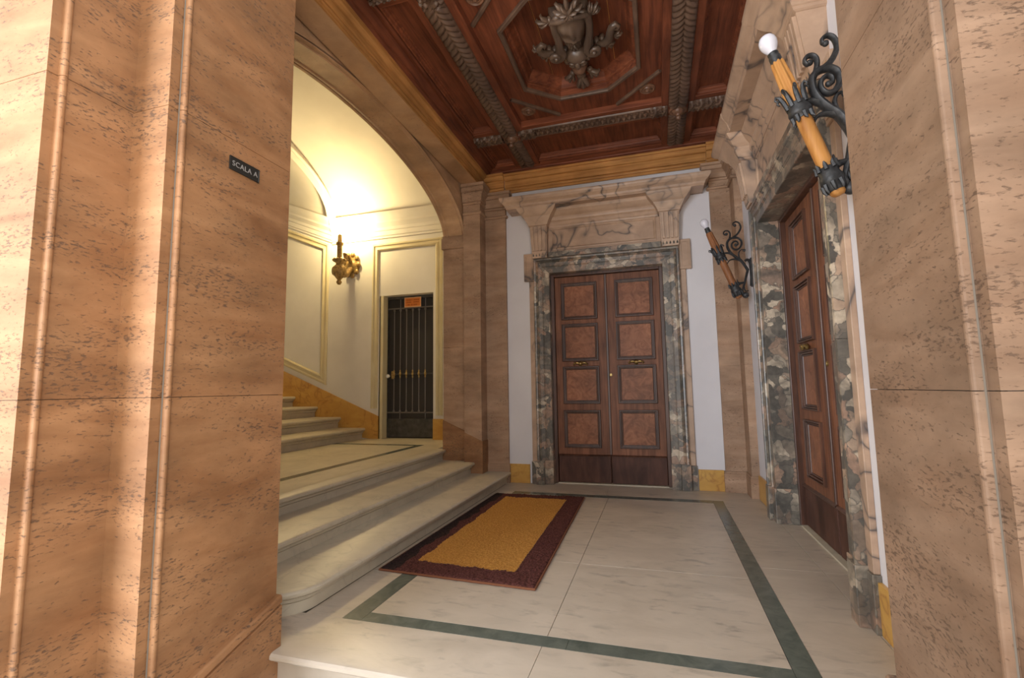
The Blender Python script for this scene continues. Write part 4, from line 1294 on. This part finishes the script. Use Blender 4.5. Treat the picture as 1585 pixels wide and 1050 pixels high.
def torch(y, kx, dz, label, tube_mat, kr):
    root = empty('torch_sconce', (1.07, y, 2.3 + dz), label, 'wall torch', 'wrought iron torches on the side wall')
    P = lambda x, z, o=0.0: Vector((1.07 - (1.07 - x) * kx, y + o, z + dz))
    br = MB()
    for k, pts in SCROLL.items():
        q = smooth_pts(pts)
        a, b = RADII[k]
        br.tube([P(*p) for p in q], [(a + (b - a) * i / (len(q) - 1)) * kr for i in range(len(q))], 8, True, 0.6, (0, 1, 0))
    for c in ((0.918, 2.908), (0.825, 3.045), (0.92, 3.138), (0.985, 2.335), (1.0, 2.838)):
        br.blob(P(*c), 0.017, 10, 8)
    bo = br.build('scroll_bracket', 'wrought_iron', root, smooth=60)
    sp = MB()
    q = smooth_pts([(1.0, 2.716), (1.03, 2.727), (1.05, 2.693), (1.056, 2.638), (1.056, 2.537), (1.05, 2.428)])
    sp.tube([P(*p) for p in q], 0.024, 8, True, 0.6, (0, 1, 0))
    sp.box(1.052 - 0.0, 1.0705, y - 0.035, y + 0.035, 2.42 + dz, 2.74 + dz)
    sp.build('wall_strap', 'wrought_iron', root, smooth=50)
    ball = MB()
    ball.blob(P(0.985, 2.325), 0.036, 14, 10)
    ball.build('ball_finial', 'wrought_iron', root, smooth=60)
    top, bot = P(0.634, 3.10), P(0.888, 2.39)
    ax = (bot - top).normalized()
    Ln = (bot - top).length
    # upper fluted shaft
    f = MB()
    col = 0.41 * Ln
    a1 = ax.orthogonal().normalized()
    b1 = ax.cross(a1)
    loops = []
    for h, r in ((0.015, 0.026), (0.03, 0.033), (col * 0.5, 0.039), (col, 0.043)):
        loops.append([tuple(top + ax * h + (a1 * math.cos(t) + b1 * math.sin(t)) * (r * (1 + 0.11 * math.cos(8 * t)))) for t in (2 * math.pi * k / 48 for k in range(48))])
    f.loft(loops, True, True, True)
    f.build('fluted_shaft', tube_mat, root, smooth=50)
    s = MB()
    s.lathe(top + ax * col, ax, [(0.036, 0), (0.038, 0.05), (0.039, Ln * 0.3), (0.038, Ln - col), (0.034, Ln - col + 0.03)], 20)
    s.build('shaft', tube_mat, root, smooth=50)
    # collar with curled leaves
    c = MB()
    cc = top + ax * col
    c.lathe(cc, ax, [(0.046, -0.02), (0.052, -0.012), (0.050, 0.0), (0.056, 0.02), (0.060, 0.035), (0.056, 0.05), (0.048, 0.055), (0.044, 0.075)], 20)
    for k in range(8):
        t = 2 * math.pi * k / 8
        rd = a1 * math.cos(t) + b1 * math.sin(t)
        c.tube([cc + rd * r + ax * h for r, h in ((0.046, 0.0), (0.052, -0.05), (0.062, -0.085), (0.078, -0.095), (0.086, -0.080), (0.078, -0.068))], [0.014, 0.013, 0.010, 0.008, 0.006, 0.004], 6)
        c.tube([cc + rd * r + ax * h for r, h in ((0.048, 0.055), (0.048, 0.085), (0.058, 0.10))], [0.013, 0.010, 0.003], 6)
    c.build('leaf_collar', 'wrought_iron', root, smooth=50)
    e = MB()
    ec = bot
    e.lathe(ec, ax, [(0.042, -0.06), (0.050, -0.05), (0.048, -0.02), (0.056, 0.0), (0.058, 0.025), (0.050, 0.035), (0.046, 0.05), (0.044, 0.07), (0.030, 0.08)], 18)
    for k in range(8):
        t = 2 * math.pi * (k + 0.5) / 8
        rd = a1 * math.cos(t) + b1 * math.sin(t)
        e.tube([ec + rd * r + ax * h for r, h in ((0.05, -0.04), (0.048, -0.07), (0.055, -0.085))], [0.013, 0.010, 0.003], 6)
        e.tube([ec + rd * r + ax * h for r, h in ((0.05, 0.03), (0.052, 0.06), (0.046, 0.08))], [0.013, 0.010, 0.004], 6)
    e.build('end_cup', 'wrought_iron', root, smooth=50)
    en = MB()
    en.lathe(ec + ax * 0.06, ax, [(0.036, 0), (0.036, 0.03), (0.026, 0.042), (0.0, 0.046)], 16)
    en.build('end_knob', tube_mat, root, smooth=50)
    so = MB()
    so.lathe(top + ax * 0.03, -ax, [(0.026, 0), (0.030, 0.01), (0.030, 0.045), (0.026, 0.055), (0.028, 0.06), (0.028, 0.07), (0.02, 0.075)], 16)
    so.build('socket', 'wrought_iron', root, smooth=50)
    bu = MB()
    bu.lathe(top + ax * -0.035, -ax, [(0.018, 0), (0.022, 0.01), (0.034, 0.03), (0.043, 0.05), (0.0465, 0.07), (0.044, 0.09), (0.034, 0.108), (0.018, 0.119), (0.0, 0.122)], 20)
    bu.build('bulb', 'bulb_glass', root, label='unlit white globe bulb', smooth=60)
    return root


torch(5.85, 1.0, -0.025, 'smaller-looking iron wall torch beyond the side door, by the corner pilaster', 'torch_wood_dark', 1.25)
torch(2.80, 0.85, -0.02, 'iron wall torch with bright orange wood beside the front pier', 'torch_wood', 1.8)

# ------------------------------------------------------------------ doormat
dm = empty('doormat', (-1.42, 4.47, 0), 'large ochre coir doormat with a maroon border by the steps', 'mat')
MC = [(-1.992, 3.195), (-0.818, 3.135), (-0.885, 5.79), (-1.972, 5.76)]


def mat_pt(u, v):
    a, b, c, d = [Vector(p) for p in MC]
    return (a * (1 - u) + b * u) * (1 - v) + (d * (1 - u) + c * u) * v


NU, NV = 110, 230
U0, U1, V0, V1 = 0.175, 0.835, 0.078, 0.925
hgt = [[0.024 + random.uniform(-0.0035, 0.0035) + 0.0025 * math.sin(i * 0.23) * math.sin(j * 0.17) for j in range(NV + 1)] for i in range(NU + 1)]
fld, brd = MB(), MB()


def inside(u, v):
    w1 = 0.003 * math.sin(v * 14) + 0.002 * math.sin(v * 41)
    w2 = 0.003 * math.sin(u * 35)
    return U0 + w1 < u < U1 + w1 * 0.6 and V0 + w2 < v < V1 + w2


for want, mb in ((True, fld), (False, brd)):
    idx = {}

    def vid(i, j):
        if (i, j) not in idx:
            p = mat_pt(i / NU, j / NV)
            edge = min(i, NU - i, j, NV - j)
            z = hgt[i][j] * (0.45 if edge == 0 else (0.85 if edge == 1 else 1)) - (0.0 if want else 0.001)
            idx[(i, j)] = len(mb.v)
            mb.v.append((p.x, p.y, z))
        return idx[(i, j)]
    for i in range(NU):
        for j in range(NV):
            u, v = (i + 0.5) / NU, (j + 0.5) / NV
            if inside(u, v) == want:
                mb.f.append((vid(i, j), vid(i + 1, j), vid(i + 1, j + 1), vid(i, j + 1)))
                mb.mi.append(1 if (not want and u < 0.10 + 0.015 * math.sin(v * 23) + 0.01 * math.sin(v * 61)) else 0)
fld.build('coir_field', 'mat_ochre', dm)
brd.build('border', ['mat_maroon', 'mat_black'], dm, label='maroon border, black along the steps')  # outer strip of the border beside the steps is coloured black
bd = MB()
per = []
for k in range(41):
    per.append(mat_pt(k / 40, 0))
for k in range(1, 81):
    per.append(mat_pt(1, k / 80))
for k in range(1, 41):
    per.append(mat_pt(1 - k / 40, 1))
for k in range(1, 81):
    per.append(mat_pt(0, 1 - k / 80))
bd.tube([(p.x, p.y, 0.0085 + random.uniform(-0.0008, 0.0008)) for p in per], 0.0078, 8)
bd.build('edge_binding', 'mat_binding', dm)

# ------------------------------------------------------------------ plaque
pq = empty('name_plaque', (-1.945, 1.838, 2.385), 'small dark metal plaque reading SCALA A on the stone pier', 'sign')
MB().box(-1.9505, -1.944, 1.748, 1.928, 2.385, 2.453).build('plate', 'plaque_metal', pq, bevel=0.0015)
fmq = MB()
TP = lambda u, v, n: (-1.944 + n, u, v)
fmq.sweep(rect_path(1.748, 1.928, 2.385, 2.453), [(0, 0), (0, 0.002), (0.003, 0.0025), (0.005, 0)], TP, True, 1)
fmq.build('rim', 'plaque_metal', pq)
fc = bpy.data.curves.new('lettering', 'FONT')
fc.body = 'SCALA A'
fc.size = 0.037
fc.extrude = 0.0008
fc.align_x = 'CENTER'
fc.align_y = 'CENTER'
fc.space_character = 1.08
tmp = bpy.data.objects.new('lettering_curve', fc)
COL.objects.link(tmp)
bpy.context.view_layer.update()
me = bpy.data.meshes.new_from_object(tmp.evaluated_get(bpy.context.evaluated_depsgraph_get()))
bpy.data.objects.remove(tmp)
me.materials.clear()
me.materials.append(MAT['plaque_letter'])
lt = bpy.data.objects.new('lettering', me)
COL.objects.link(lt)
lt.rotation_euler = (R(90), 0, R(90))
place(lt, Vector((-1.9425, 1.838, 2.419)), pq)
lt['kind'] = 'stuff'
